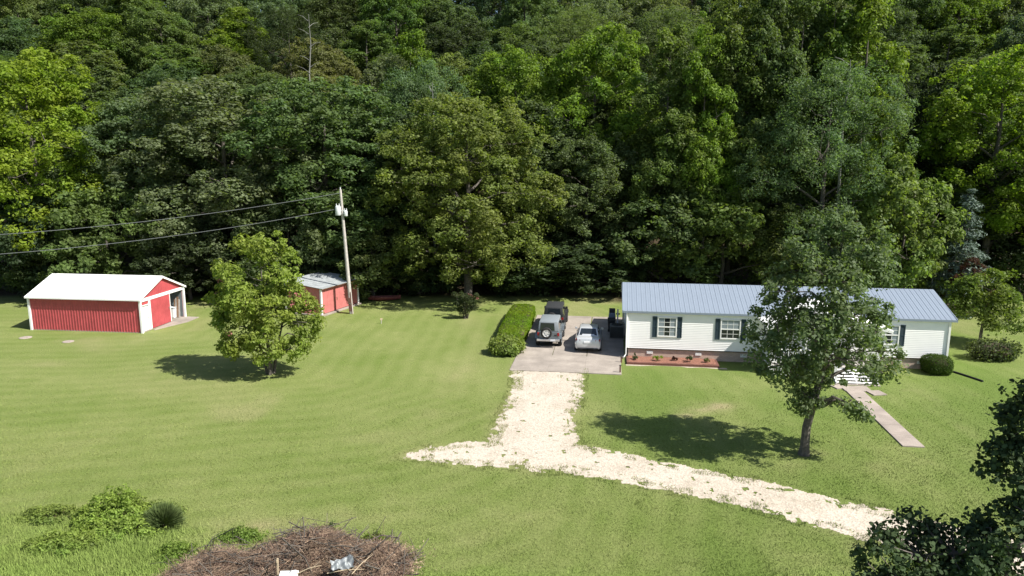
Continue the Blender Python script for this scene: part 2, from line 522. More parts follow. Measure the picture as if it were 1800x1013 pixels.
def mow_coord(x, y):
    w = .6 * (fbm(x / 6, y / 6, 40, 2) - .5)
    left = (seg_dist(x, y, [(.2, 70, 0), (-1.4, 46, 0), (-1.5, 37, 0), (-7, 31.5, 0), (-24, 27.5, 0), (-60, 26, 0)]) + w * .7) * 5.0
    left = left + 2.0 * (fbm(x / 3, y / 3, 41, 2) - .5)
    right = (x + .03 * (y - 36) ** 2 * .4 + w) * 4.6
    return np.where(x < 1.5, left, right)


def make_ground():
    xs = np.concatenate([np.linspace(-900, -62, 30)[:-1], np.arange(-62, 62.01, .5), np.linspace(62, 900, 30)[1:]])
    ys = np.concatenate([np.linspace(-300, 12, 14)[:-1], np.arange(12, 74.01, .4), np.linspace(74, 240, 56)[1:], np.linspace(240, 1500, 14)[1:]])
    X, Y = np.meshgrid(xs, ys)
    x, y = X.ravel(), Y.ravel()
    z = hill(x, np.minimum(y, 260)) - .05 * 0
    z = z + .05 * (fbm(x / 5, y / 5, 2, 3) - .5) * sstep(15.2, 16.5, np.abs(x) * 0 + y) * sstep(.3, 2, drive_sd(x, y)) * sstep(64, 60, y) * 0
    V = np.stack([x, y, z], 1)
    nx, ny = len(xs), len(ys)
    i = np.arange(nx * ny).reshape(ny, nx)
    F = np.stack([i[:-1, :-1].ravel(), i[:-1, 1:].ravel(), i[1:, 1:].ravel(), i[1:, :-1].ravel()], 1)
    wood = sstep(65.6, 68.5, y + 2.2 * (fbm(x / 4, y / 4, 12, 3) - .5))
    wood = np.where((x > 8) & (y > 63), np.maximum(wood, sstep(63.0, 65, y) * sstep(40, 34, x) * sstep(8, 10.5, x)), wood)
    me = np_mesh("lawn", V, F, M['lawn'], dict(dry=dry_mask(x, y), lush=lush_mask(x, y), rich=rich_mask(x, y), wood=wood, mow=mow_coord(x, y)))
    me.polygons.foreach_set("use_smooth", np.ones(len(me.polygons), bool))
    tag(put("lawn", me), kind='structure')


make_ground()


def make_drive():
    c = .085
    xs = np.arange(-6.5, 30, c); ys = np.arange(12, 43.3, c)
    X, Y = np.meshgrid(xs, ys)
    rng = np.random.default_rng(4)
    jx = X + (rng.random(X.shape) - .5) * c * .5; jy = Y + (rng.random(X.shape) - .5) * c * .5
    cx, cy = (X + c / 2), (Y + c / 2)
    sd = drive_sd(cx, cy)
    n = fbm(cx * .8, cy * .8, 61, 3) * .5 + fbm(cx * 3.5, cy * 3.5, 7, 3) * .5
    keep = (sd + (n - .5) * 1.0) < 0.02
    # holes where the grass comes through, mostly near the edges
    keep &= ~((fbm(cx * 2.2, cy * 2.2, 99, 4) > .65) & (sd > -.35))
    keep &= ~((fbm(cx * 3.0, cy * 2.0, 77, 4) > .745) & (sd > -1.5))
    keep &= (cy < 42.62 - .139 * cx)
    keep[-1, :] = False; keep[:, -1] = False
    nx = len(xs)
    r, q = np.nonzero(keep)
    i = r * nx + q
    F = np.stack([i, i + 1, i + nx + 1, i + nx], 1)
    used, inv = np.unique(F, return_inverse=True)
    zz = .006 + .03 * sstep(0, -1.2, drive_sd(jx.ravel()[used], jy.ravel()[used])) * fbm(jx.ravel()[used], jy.ravel()[used], 5, 3)
    V = np.stack([jx.ravel()[used], jy.ravel()[used], zz], 1)
    me = np_mesh("gravel_driveway", V, inv.reshape(F.shape), M['gravel'])
    me.polygons.foreach_set("use_smooth", np.ones(len(me.polygons), bool))
    tag(put("gravel_driveway", me), kind='structure')


make_drive()

HY = math.radians(7.94)
HO = Vector((7.64, 45.49, 0))


def hp(a, b, z=0):
    """house frame (a along the front, b back from the front wall) to the world"""
    return Vector((HO.x + a * math.cos(HY) + b * math.sin(HY), HO.y - a * math.sin(HY) + b * math.cos(HY), z))


# concrete parking pad: slabs with joints
pad = empty("parking_pad", hp(-7.33, -3.7), -HY); tag(pad, kind='structure')
PADX = [0.0, 2.35, 4.65, 6.93]; PADY = [-.18, 3.55, 9.6, 15.9]
for i in range(3):
    for j in range(3):
        mb = MB()
        sk = .55 if j == 2 else 0
        x0, x1, y0, y1 = PADX[i] + .002, PADX[i + 1] - .002, PADY[j] + .002, PADY[j + 1] - .002
        if i == 2 and j > 0: x1 += .75 if j == 2 else .22
        mb.bx(x0 + .04 * j, x1, y0, y1, -.05, .05 + .003 * ((i + j) % 2))
        part("slab", mb, M['concrete'], pad, bevel=.005)

# front walk: a small landing and a straight path of slabs
walk = empty("walkway", (18.4, 30.6, 0)); tag(walk, kind='structure')
A0, A1 = Vector((18.42, 30.65, 0)), Vector((19.5, 38.7, 0))
ax = (A1 - A0).normalized(); wx = Vector((ax.y, -ax.x, 0))
for k in range(6):
    t0, t1 = k * (A1 - A0).length / 6 + .006, (k + 1) * (A1 - A0).length / 6 - .006
    p = [A0 + ax * t0 - wx * .48, A0 + ax * t0 + wx * .48, A0 + ax * t1 + wx * .48, A0 + ax * t1 - wx * .48]
    mb = MB(); mb.prism([(q.x - 18.4, q.y - 30.6) for q in p], 'z', -.05, .06)
    part("slab", mb, M['concrete_walk'], walk, bevel=.012)
for (px, py, sx, sy, r) in [(19.75, 39.0, 1.5, .9, -.1), (20.55, 38.25, .8, .75, .12), (18.9, 39.35, .62, .6, .2)]:
    mb = MB(); mb.box((px - 18.4, py - 30.6, .005), (sx, sy, .11 + .006 * sx), rz=r); part("slab", mb, M['concrete_walk'], walk, bevel=.012)

# ------------------------------------------------------------------ house
house = empty("mobile_home", HO, -HY, "long white single storey mobile home with blue grey metal roof and brick skirting", "house")
HL, HD, ZS, ZE, ZR, OV, OVE = 19.65, 7.06, .72, 3.24, 4.45, .13, .36


def lap_wall(mb, x0, x1, y, z0, z1, lap=.115, out=-1):
    z = z0
    while z < z1 - .01:
        t = min(z + lap, z1)
        ya, yb = y + out * .022, y + out * .004
        mb.add([(x0, ya, z), (x1, ya, z), (x1, yb, t), (x0, yb, t)], [(0, 1, 2, 3)])
        mb.add([(x0, y, z), (x1, y, z), (x1, ya, z), (x0, ya, z)], [(0, 1, 2, 3)])
        z = t


mb = MB(); lap_wall(mb, 0, HL, 0, ZS, ZE - .02); mb.bx(0, HL, .0, .1, ZS, ZE - .02)
part("front_wall", mb, M['siding'], house)
mb = MB(); lap_wall(mb, 0, HL, HD, ZS, ZE - .02, out=1); mb.bx(0, HL, HD - .1, HD, ZS, ZE - .02)
part("back_wall", mb, M['siding'], house)
for sx, out in ((0.0, -1), (HL, 1)):
    mb = MB(); z = ZS
    while z < ZR - .12:
        t = min(z + .115, ZR - .1)
        ins = lambda q: max(0., (q - ZE) / (ZR - ZE)) * HD / 2
        xa, xb = sx + out * .022, sx + out * .004
        y0a, y1a, y0b, y1b = ins(z) + .1, HD - .1 - ins(z), ins(t) + .1, HD - .1 - ins(t)
        mb.add([(xa, y0a, z), (xa, y1a, z), (xb, y1b, t), (xb, y0b, t)], [(0, 1, 2, 3)])
        mb.add([(sx - out * .08, y0a, z), (sx - out * .08, y1a, z), (xa, y1a, z), (xa, y0a, z)], [(0, 1, 2, 3)])
        z = t
    mb.prism([(.1, ZS), (HD - .1, ZS), (HD - .1, ZE - .05), (HD / 2, ZR - .08), (.1, ZE - .05)], 'x', sx - out * .1, sx)
    part("end_wall", mb, M['siding'], house)
for x in (-.03, HL + .03):
    for y in (-.03, HD + .03):
        mb = MB(); mb.box((x, y, (ZS + ZE) / 2), (.12, .12, ZE - ZS - .03)); part("corner_trim", mb, M['white'], house, bevel=.006)
mb = MB()
mb.bx(.06, HL - .06, .05, .22, -.05, ZS); mb.bx(.06, HL - .06, HD - .22, HD - .05, -.05, ZS)
mb.bx(.06, .22, .22, HD - .22, -.05, ZS); mb.bx(HL - .22, HL - .06, .22, HD - .22, -.05, ZS)
skirt = part("brick_skirting", mb, M['brick'], house)
for x in (1.47, 4.6, 7.47, 16.9, 18.23):
    mb = MB(); mb.bx(x - .2, x + .2, .02, .049, .33, .52)
    for k in range(4): mb.box((x, .012, .36 + .04 * k), (.36, .012, .022), rx=.5)
    part("vent", mb, M['white'], skirt)
mb = MB(); mb.bx(-.02, HL + .02, -.035, .0, ZS - .05, ZS - .002); part("sill_trim", mb, M['trim_dark'], house)

# roof in ribbed sheets
roof_deck = MB()
th = math.atan2(ZR - ZE, HD / 2)
run = HD / 2 + OV
zeav = ZE - OV * math.tan(th) + .05
roof_deck.prism([(-OV + .02, zeav - .07), (HD / 2, ZR - .03), (HD + OV - .02, zeav - .07), (HD + OV - .02, zeav - .10), (HD / 2, ZR - .16), (-OV + .02, zeav - .10)], 'x', -OVE + .02, HL + OVE - .02)
roof = part("roof", roof_deck, M['white'], house)


def rib_sheet(w, n, ln, rib=.017):
    """metal sheet: w wide (x), ln long (+y), ribs along y"""
    prof = []
    p = w / n
    for i in range(n):
        x = i * p
        prof += [(x, 0), (x + .012, rib), (x + .045, rib), (x + .057, 0), (x + p * .5, 0), (x + p * .5 + .008, rib * .25), (x + p * .5 + .03, rib * .25), (x + p * .5 + .038, 0)]
    prof.append((w, 0))
    m = MB(); m.loft([[(x, 0, z) for x, z in prof], [(x, ln, z) for x, z in prof]], cap=False, closed=False)
    m.loft([[(x, 0, z - .006) for x, z in prof], [(x, ln, z - .006) for x, z in prof]], cap=False, closed=False)
    m.add([(0, 0, 0), (w, 0, 0), (w, 0, -.02), (0, 0, -.02)], [(0, 1, 2, 3)])
    return m


RW = HL + 2 * OVE
NP = 22
pw = RW / NP
sheet = rib_sheet(pw, 3, run / math.cos(th) + .02).mesh("roof_panel", M['roof_blue'])
for i in range(NP):
    o = put("roof_panel", sheet, roof, (-OVE + i * pw, -OV - .03, zeav - .02 + .012)); o.rotation_euler = (th, 0, 0)
    o = put("roof_panel", sheet, roof, (-OVE + (i + 1) * pw, HD + OV + .03, zeav - .02 + .012)); o.rotation_euler = (th, 0, PI)
mb = MB(); mb.prism([(HD / 2 - .16, ZR - .005), (HD / 2, ZR + .055), (HD / 2 + .16, ZR - .005), (HD / 2, ZR + .035)], 'x', -OVE - .01, HL + OVE + .01)
part("ridge_cap", mb, M['roof_blue'], roof)
mb = MB()
mb.bx(-OVE, HL + OVE, -OV - .045, -OV - .01, zeav - .14, zeav - .012)
mb.bx(-OVE, HL + OVE, HD + OV + .01, HD + OV + .045, zeav - .14, zeav - .012)
part("fascia", mb, M['roof_blue'], roof)
for xx in (-OVE - .02, HL + OVE + .02):
    mb = MB(); mb.prism([(-OV - .04, zeav - .15), (HD / 2, ZR - .13), (HD + OV + .04, zeav - .15), (HD + OV + .04, zeav + .03), (HD / 2, ZR + .03), (-OV - .04, zeav + .03)], 'x', xx - .02, xx + .02)
    part("rake_trim", mb, M['roof_blue'], roof)
mb = MB(); mb.tube([(-.09, -.09, ZE - .05), (-.09, -.09, .30), (-.20, -.25, .14)], .045, 8); part("downspout", mb, M['white'], house)
mb = MB(); mb.tube([(15.9, 5.1, ZR - .9), (15.9, 5.1, ZR + .15)], .05, 8); part("vent_pipe", mb, M['can'], roof)


def window(x0, x1, z0, z1, cols, dark=(1,), shut=True):
    f = MB()
    y = -.055
    f.bx(x0 - .07, x1 + .07, y - .02, -.005, z0 - .08, z0); f.bx(x0 - .07, x1 + .07, y - .02, -.005, z1, z1 + .08)
    f.bx(x0 - .07, x0, y - .02, -.005, z0, z1); f.bx(x1, x1 + .07, y - .02, -.005, z0, z1)
    zm = (z0 + z1) / 2
    f.bx(x0, x1, y - .012, -.01, zm - .035, zm + .035)
    w = part("window", f, M['white'], house, bevel=.006)
    cw = (x1 - x0) / cols
    for r, (a, bq) in enumerate(((z0, zm - .035), (zm + .035, z1))):
        for c in range(cols):
            g = MB(); g.bx(x0 + c * cw + .012, x0 + (c + 1) * cw - .012, -.044, -.036, a + .012, bq - .012)
            part("pane", g, M['glass'] if (r == 0 if dark == 'low' else c in dark) else M['glass_pale'], w)
        mt = MB()
        for c in range(1, cols): mt.bx(x0 + c * cw - .012, x0 + c * cw + .012, -.052, -.03, a, bq)
        mt.bx(x0, x1, -.0505, -.031, (a + bq) / 2 - .011, (a + bq) / 2 + .011)
        part("muntin", mt, M['white'], w)
    if shut:
        for sx in (x0 - .25, x1 + .25):
            s = MB(); hw = .15
            s.bx(sx - hw, sx - hw + .05, -.06, -.02, z0 - .12, z1 + .1); s.bx(sx + hw - .05, sx + hw, -.06, -.02, z0 - .12, z1 + .1)
            for zz in (z0 - .12, zm - .03, z1 + .04): s.bx(sx - hw + .05, sx + hw - .05, -.059, -.02, zz, zz + .06)
            q = z0 - .04
            while q < z1 + .02:
                s.box((sx, -.035, q), (2 * hw - .1, .03, .008), rx=.6); q += .05
            s.bx(sx - hw + .02, sx + hw - .02, -.024, -.018, z0 - .1, z1 + .08)
            part("shutter", s, M['shutter'], house)


window(1.98, 3.08, 1.62, 2.80, 3, dark=(1,))
window(5.98, 7.1, 1.60, 2.77, 3, dark='low')
window(15.62, 16.72, 1.58, 2.72, 3, dark=(1,))
# front door, half hidden by the yard tree
mb = MB(); mb.bx(11.3, 12.25, -.05, -.01, ZS + .03, 2.8); dr = part("front_door", mb, M['white'], house, bevel=.006)
for (a, bq, c, d) in ((11.42, 11.74, 1.75, 2.6), (11.81, 12.13, 1.75, 2.6), (11.42, 11.74, .95, 1.6), (11.81, 12.13, .95, 1.6)):
    mb = MB(); mb.bx(a, bq, -.062, -.051, c, d); part("door_panel", mb, M['glass_pale'], dr)
mb = MB(); mb.lathe([(0, -.12), (.03, -.11), (.03, -.08), (.012, -.06), (.012, -.05)], (12.18, 0, 1.62), 'y', 10); part("handle", mb, M['chrome'], dr)

# porch: deck, posts, rails, gabled white roof, steps
PA0, PA1, PB, PZ = 8.55, 14.9, -2.55, .68
deck = MB(); deck.bx(PA0, PA1, PB, -.06, PZ - .22, PZ - .04)
dk = part("porch_deck", deck, M['white'], house)
nb = 18
for i in range(nb):
    w = (-.05 - PB + .05) / nb
    mb = MB(); mb.bx(PA0 - .03, PA1 + .03, PB - .05 + i * w, PB - .05 + (i + 1) * w - .008, PZ - .038, PZ - .01)
    part("deck_board", mb, M['wood_grey'], dk)
for a in (PA0 + .08, 10.6, 12.1, PA1 - .08):
    mb = MB(); mb.bx(a - .06, a + .06, PB + .02, PB + .14, -.05, 2.98); part("porch_post", mb, M['white'], house, bevel=.008)


def rail(a0, b0, a1, b1, z0=PZ, z1=PZ, nm="railing"):
    m = MB(); L = math.hypot(a1 - a0, b1 - b0); n = max(2, int(L / .13))
    m.tube([(a0, b0, z0 + .92), (a1, b1, z1 + .92)], .04, 4); m.tube([(a0, b0, z0 + .12), (a1, b1, z1 + .12)], .03, 4)
    for i in range(1, n):
        t = i / n; x, y, z = a0 + (a1 - a0) * t, b0 + (b1 - b0) * t, z0 + (z1 - z0) * t
        m.box((x, y, z + .52), (.035, .035, .82))
    return part(nm, m, M['white'], house)


rail(PA0 + .14, PB + .08, 12.03, PB + .08)
rail(PA0 + .08, PB + .14, PA0 + .08, -.1)
rail(PA1 - .08, PB + .14, PA1 - .08, -.1)
# lattice skirt
lat = MB()
for i in range(int((PA1 - PA0) / .16)):
    a = PA0 + .05 + i * .16
    if not (12.15 < a < 14.4): lat.box((a, PB + .02, .22), (.05, .02, .46))
lat.bx(PA0, PA1, PB + .028, PB + .05, .40, .46); lat.bx(PA0, PA1, PB + .028, PB + .05, .02, .08)
part("lattice", lat, M['white'], house)
mb = MB(); mb.bx(PA0 - .12, PA0 + .2, PB - .3, PB - .02, -.03, .55); part("post_base", mb, M['white'], house, bevel=.01)
# porch roof: gable running out from the house
pz0, pz1, pm = 3.02, 4.05, (PA0 + PA1) / 2 - .05
e0, e1, pf = PA0 - .35, PA1 + .45, PB - .3
mb = MB()
mb.prism([(e0, pz0), (pm, pz1), (e1, pz0), (e1, pz0 - .1), (pm, pz1 - .12), (e0, pz0 - .1)], 'y', pf + .03, 1.9)
pr = part("porch_roof", mb, M['white'], house)
sl_ = math.hypot(pm - e0, pz1 - pz0); an = math.atan2(pz1 - pz0, pm - e0)
nps = 5; psw = (1.9 - pf) / nps
psheet = rib_sheet(psw, 3, sl_ + .03).mesh("porch_roof_panel", M['white_metal'])
for i in range(nps):
    o = put("roof_panel", psheet, pr); o.matrix_local = Matrix.Translation((e0 - .02, pf + (i + 1) * psw, pz0 + .012)) @ Matrix.Rotation(-PI / 2, 4, 'Z') @ Matrix.Rotation(an, 4, 'X')
    sl2 = math.hypot(e1 - pm, pz1 - pz0); an2 = math.atan2(pz1 - pz0, e1 - pm)
    o = put("roof_panel", psheet, pr); o.matrix_local = Matrix.Translation((e1 + .02, pf + i * psw, pz0 + .012)) @ Matrix.Rotation(PI / 2, 4, 'Z') @ Matrix.Rotation(an2, 4, 'X')
mb = MB(); mb.prism([(e0 + .15, pz0 - .06), (pm, pz1 - .1), (e1 - .15, pz0 - .06)], 'y', pf + .12, pf + .16); part("porch_gable", mb, M['siding'], pr)
mb = MB(); mb.prism([(e0, pz0 - .14), (pm, pz1 - .16), (e1, pz0 - .14), (e1, pz0 + .02), (pm, pz1 + .03), (e0, pz0 + .02)], 'y', pf - .01, pf + .02); part("porch_fascia", mb, M['white'], pr)
mb = MB(); mb.bx(PA0, PA1, PB + .02, PB + .14, 2.985, 3.1); part("porch_beam", mb, M['white'], pr)
st = MB(); st.bx(12.0, 14.5, PB - 1.5, PB - .04, -.06, .03)
stairs = part("front_steps", st, M['concrete'], house)
for a in (12.1, 13.25, 14.4):
    st = MB(); st.prism([(PB - .06, .0), (PB - .06, PZ - .08), (PB - 1.35, .08), (PB - 1.35, .0)], 'x', a - .03, a + .03); part("stringer", st, M['white'], stairs)
for k in range(5):
    mb = MB(); z = PZ - .03 - (k + 1) * .115; y = PB - .08 - k * .26
    mb.bx(12.06, 14.44, y - .24, y, z, z + .045); part("tread", mb, M['white'], stairs, bevel=.006)
rail(12.1, PB - .05, 12.1, PB - 1.35, PZ, .05, "step_rail"); rail(14.4, PB - .05, 14.4, PB - 1.35, PZ, .05, "step_rail")
# covered porch behind the house at its left corner
mb = MB(); mb.prism([(HD + OV, 3.05), (10.75, 2.72), (10.75, 2.60), (HD + OV, 2.93)], 'x', -.25, 6.5)
part("back_porch_roof", mb, M['roof_grey'], house)
for a, bq in ((-.1, 10.5), (3, 10.5), (6.3, 10.5)):
    mb = MB(); mb.bx(a - .07, a + .07, bq - .07, bq + .07, -.05, 2.63); part("back_porch_post", mb, M['white'], house)
mb = MB(); mb.bx(-.35, 6.6, HD, 10.8, -.05, .06); part("back_porch_slab", mb, M['concrete'], house)
mb = MB(); mb.bx(-.62, -.50, 9.2, 9.32, -.02, 1.35); part("gate_post", mb, M['can'], house)

# flower bed in front of the skirting
bed = empty("flower_bed", hp(0, 0), -HY, "raised bed of red mulch along the left part of the house's brick skirting", "flower bed")
mb = MB()
mb.bx(-.05, 5.75, -1.5, -1.36, -.03, .15); mb.bx(5.62, 5.75, -1.36, -.02, -.03, .15); mb.bx(-.05, .07, -1.36, -.02, -.03, .15)
part("edging", mb, M['edging'], bed, bevel=.015)
gxs = np.linspace(.07, 5.62, 40); gys = np.linspace(-1.36, .03, 12)
GX, GY = np.meshgrid(gxs, gys)
V = np.stack([GX.ravel(), GY.ravel(), .11 + .08 * fbm(GX.ravel() * 2, GY.ravel() * 2, 9, 3)], 1)
ii = np.arange(480).reshape(12, 40)
me = np_mesh("mulch", V, np.stack([ii[:-1, :-1].ravel(), ii[:-1, 1:].ravel(), ii[1:, 1:].ravel(), ii[1:, :-1].ravel()], 1), M['mulch'])
put("mulch", me, bed)
# sandy strip before the bed
V = []; F = []
n = 60
for i in range(n):
    a = -.1 + 6.3 * i / (n - 1)
    w = .02 + .50 * max(0, vnoise(a * 1.3, 1, 4) - .3)
    V += [tuple(hp(a, -1.49, .005)), tuple(hp(a, -1.53 - w, .005))]
    if i: F.append((2 * i - 2, 2 * i - 1, 2 * i + 1, 2 * i))
me = bpy.data.meshes.new("sand_strip"); me.from_pydata(V, [], F); me.materials.append(M['sand']); tag(put("sand_strip", me), kind='structure')


# ------------------------------------------------------------------ foliage
def unit(a):
    return a / np.maximum(1e-9, np.linalg.norm(a, axis=1, keepdims=True))


def leaf_mesh(name, P, Nn, size, rng, mat, aspect=.6, hexa=False, tint=None):
    n = len(P)
    Nn = unit(Nn)
    t = unit(np.cross(Nn, rng.normal(size=(n, 3))))
    b = np.cross(Nn, t)
    s = (size * (.6 + .8 * rng.random(n)))[:, None] if np.isscalar(size) else size[:, None]
    if hexa:
        an = np.array([0, 55, 125, 180, 235, 305]) * PI / 180
        ring = [P + t * s * math.cos(a) + b * s * aspect * math.sin(a) * 1.15 - Nn * s * .12 * abs(math.cos(a)) for a in an]
        k = 6
    else:
        ring = [P + t * s, P + b * s * aspect, P - t * s, P - b * s * aspect]
        k = 4
    V = np.stack(ring, 1).reshape(-1, 3)
    F = np.arange(n * k).reshape(n, k)
    ti = rng.random(n) if tint is None else tint
    return np_mesh(name, V, F, mat, dict(tint=np.repeat(ti, k)))


def clump_leaves(cent, rad, per, rng, up=.4, outw=.5, flat=.75, axis=None, rn=.58):
    """leaf positions and normals for clumps: mostly on each clump's upper, outer side"""
    m = len(cent)
    c = np.repeat(cent, per, 0); r = np.repeat(rad, per)
    d = unit(rng.normal(size=(m * per, 3)))
    o = unit(c - axis) if axis is not None else np.zeros_like(d)
    d = unit(d + outw * o + np.array([0, 0, up]))
    q = rng.random(m * per) ** .45
    P = c + d * (r * q)[:, None] * np.array([1, 1, flat])
    Nn = d * .9 + np.array([0, 0, .35]) + rng.normal(size=P.shape) * rn
    tint = np.clip(.5 + .22 * rng.normal(size=m * per) + np.repeat(rng.normal(size=m) * .14, per), 0, 1)
    return P, Nn, tint


def lobe_points(lobes, n, rng, shell=.45):
    """n clump centres spread through the outer part of the lobes, weighted by surface"""
    w = np.array([(l[3] * l[4] * l[5]) ** (2 / 3) for l in lobes]); w /= w.sum()
    out = []
    while len(out) < n:
        l = lobes[rng.choice(len(lobes), p=w)]
        d = rng.normal(size=3); d /= np.linalg.norm(d)
        if d[2] < -.55 and rng.random() < .6: continue
        q = (shell + (1 - shell) * rng.random() ** .6)
        p = np.array(l[:3]) + d * q * np.array(l[3:6])
        inside = False
        for k in lobes:
            if k is l: continue
            e = (((p - np.array(k[:3])) / np.array(k[3:6])) ** 2).sum()
            if e < .30: inside = True; break
        if not inside: out.append(p)
    return np.array(out)


def grow(trunk_pts, trunk_r, lobes, cent, rng, nth=2, r_b=.06, droop=0.0):
    """trunk, a limb into each lobe, a branch to every nth clump"""
    mb = MB()
    mb.tube(trunk_pts, trunk_r, 8)
    tp = np.array(trunk_pts)
    nodes = [np.array(p) for p in trunk_pts]; rads = list(trunk_r)
    dense = []
    for i in range(len(tp) - 1):
        for t in np.linspace(0, 1, 6): dense.append((tp[i] * (1 - t) + tp[i + 1] * t, trunk_r[i] * (1 - t) + trunk_r[i + 1] * t))
    limb_nodes = [d for d in dense]
    for l in lobes:
        c = np.array(l[:3])
        base, br = min([d for d in dense if d[0][2] < c[2] - .1 * l[5]] or dense, key=lambda d: np.linalg.norm(d[0] - c) + .4 * abs(d[0][2] - (c[2] - 1.0 * l[5])))
        mid = (base + c) / 2 + np.array([0, 0, .15 * np.linalg.norm(c - base)]) + rng.normal(size=3) * .12
        r0 = min(br * .62, max(r_b * 1.6, .09 * max(l[3], l[5]) * .8))
        mb.tube([base, (base + mid) / 2 + rng.normal(size=3) * .06, mid, (mid + c) / 2, c], [r0, r0 * .85, r0 * .68, r0 * .5, r0 * .34], 6)
        for t in (.35, .6, .8, 1): limb_nodes.append((base * (1 - t) ** 2 + 2 * mid * t * (1 - t) + c * t * t, r0 * (1 - .6 * t)))
    LN = np.array([q[0] for q in limb_nodes]); LR = np.array([q[1] for q in limb_nodes])
    for c in cent[::nth]:
        j = int(np.argmin(np.linalg.norm(LN - c, axis=1) + np.maximum(0, LN[:, 2] - c[2]) * .6))
        r0 = min(r_b, LR[j] * .7)
        m = (LN[j] + c) / 2 + rng.normal(size=3) * .1 + np.array([0, 0, .08 - droop])
        mb.tube([LN[j], m, c], [r0, r0 * .65, r0 * .25], 4, cap=False)
    return mb


class Proto:
    pass


def proto(seed, h, base, lobes_fn, nclump, per, crad, leaf, trunk_r, up=.3, flat=.9, nth=3, aspect=.6, rn=.58, mat='leaf', bark='bark', hexa=False, outw=.5, shell=.45, trunk=None, shape=None):
    rng = np.random.default_rng(seed)
    lobes = lobes_fn(rng)
    cent = lobe_points(lobes, nclump, rng, shell)
    if shape is not None: cent = shape(cent, rng)
    rad = crad * (.45 + 1.0 * rng.random(len(cent)))
    axis = np.array([np.mean([l[0] for l in lobes]), np.mean([l[1] for l in lobes]), base + (h - base) * .35])
    P, Nn, ti = clump_leaves(cent, rad, per, rng, up, outw, flat, axis, rn)
    p = Proto()
    p.h = h
    p.w = float(np.percentile(np.abs(P[:, 0]), 98))
    p.crown = leaf_mesh("crown", P, Nn, leaf, rng, M[mat], aspect, hexa, ti)
    tpts = trunk or [(0, 0, -.4), (.05, 0, h * .12), (.12, .05, h * .3), (0, .1, h * .5), (.1, 0, h * .7), (0, 0, h * .88)]
    rr = [trunk_r * q for q in (1.25, 1.0, .86, .62, .38, .15)][:len(tpts)] if trunk is None else trunk_r
    p.trunk = grow(tpts, rr, lobes, cent, rng, nth).mesh("trunk", M[bark], smooth=True)
    return p


def oak_lobes(h, base, r, n, spread=.6):
    def f(rng):
        L = [(0, 0, base + (h - base) * .55, r * .68, r * .68, (h - base) * .45)]
        for i in range(n):
            t = (i + .5) / n
            z = base + (h - base) * (.12 + .78 * t)
            prof = math.sin(PI * (.22 + .70 * t)) ** .8
            a = i * 2.4 + rng.random() * .8
            rr = r * prof * spread * (.8 + .4 * rng.random())
            lr = r * (.30 + .16 * rng.random())
            L.append((rr * math.cos(a), rr * math.sin(a), z, lr, lr, lr * .85))
        return L
    return f


def tall_lobes(h, base, r, n):
    def f(rng):
        L = []
        for i in range(n):
            t = (i + .5) / n
            z = base + (h - base) * (.04 + .93 * t)
            prof = (.35 + .65 * math.sin(PI * min(1, .15 + .85 * t) ** .9)) * (1 - .35 * t)
            a = i * 2.4 + rng.random()
            rr = r * prof * .5
            k2 = .8 + .5 * rng.random(); L.append((rr * math.cos(a) * 1.15, rr * math.sin(a) * 1.15, z, r * prof * .46 * k2, r * prof * .46 * k2, (h - base) / n * 1.45 * k2))
        return L
    return f


def cone_shape(h, base, r):
    def f(rng):
        return [(0, 0, base + (h - base) * t, r * (1 - t) + .15, r * (1 - t) + .15, (h - base) * .14) for t in np.linspace(.04, .96, 9)]
    return f


PR = {}
for i, sd in enumerate((11, 12, 13, 14)):
    PR['oak%d' % i] = proto(sd, 18, 3.0, oak_lobes(18, 3.0, 6.0, 15 + i, .62), 600, 118, .66, .108, .26, nth=12)
for i, sd in enumerate((21, 22, 23)):
    PR['tall%d' % i] = proto(sd, 22, 4.0, tall_lobes(22, 4.0, 4.4, 13), 520, 118, .64, .108, .22, nth=12)
PR['airy'] = proto(31, 17, 3.5, oak_lobes(17, 3.5, 5.6, 18, .66), 480, 105, .7, .09, .22, up=.15, flat=1.0, nth=6, aspect=.4, rn=.7)
for i, sd in enumerate((41, 42)):
    PR['low%d' % i] = proto(sd, 7, .3, oak_lobes(7, .3, 3.6, 11, .62), 280, 90, .48, .10, .12, nth=8)
PR['hero'] = proto(51, 18.5, 2.4, oak_lobes(18.5, 1.5, 7.4, 24, .64), 900, 112, .64, .110, .30, nth=10)
PR['conifer'] = proto(61, 10, .6, cone_shape(10, .6, 2.0), 170, 110, .55, .12, .16, up=-.1, flat=.7, nth=3, aspect=.3, mat='needle')

COL = dict(
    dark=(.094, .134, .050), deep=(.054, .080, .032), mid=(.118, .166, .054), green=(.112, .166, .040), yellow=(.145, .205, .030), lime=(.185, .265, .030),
    olive=(.145, .195, .056), brown=(.140, .148, .056), grey=(.132, .178, .084), pale=(.150, .192, .086), blue=(.15, .19, .14), red=(.09, .045, .035))
WORD = dict(dark="dark green", deep="very dark green", mid="mid green", green="fresh green", yellow="yellow green", lime="bright lime green", olive="olive green",
            brown="brownish olive", grey="grey green", pale="pale green", blue="silvery blue green", red="dark red")
SHAPE = dict(oak="round crowned", tall="tall narrow", airy="loose feathery", low="low bushy", hero="broad spreading", conifer="conical")


def zat(py, D):
    a = math.radians(10.3) + math.atan((py - 506.5) / 1245)
    return CAM_H - D * math.tan(a)


def pxX(px, D, z):
    p = math.radians(10.3)
    zc = D * math.cos(p) - (z - CAM_H) * math.sin(p)
    return (px - 900) / 1245 * zc


tree_n = [0]


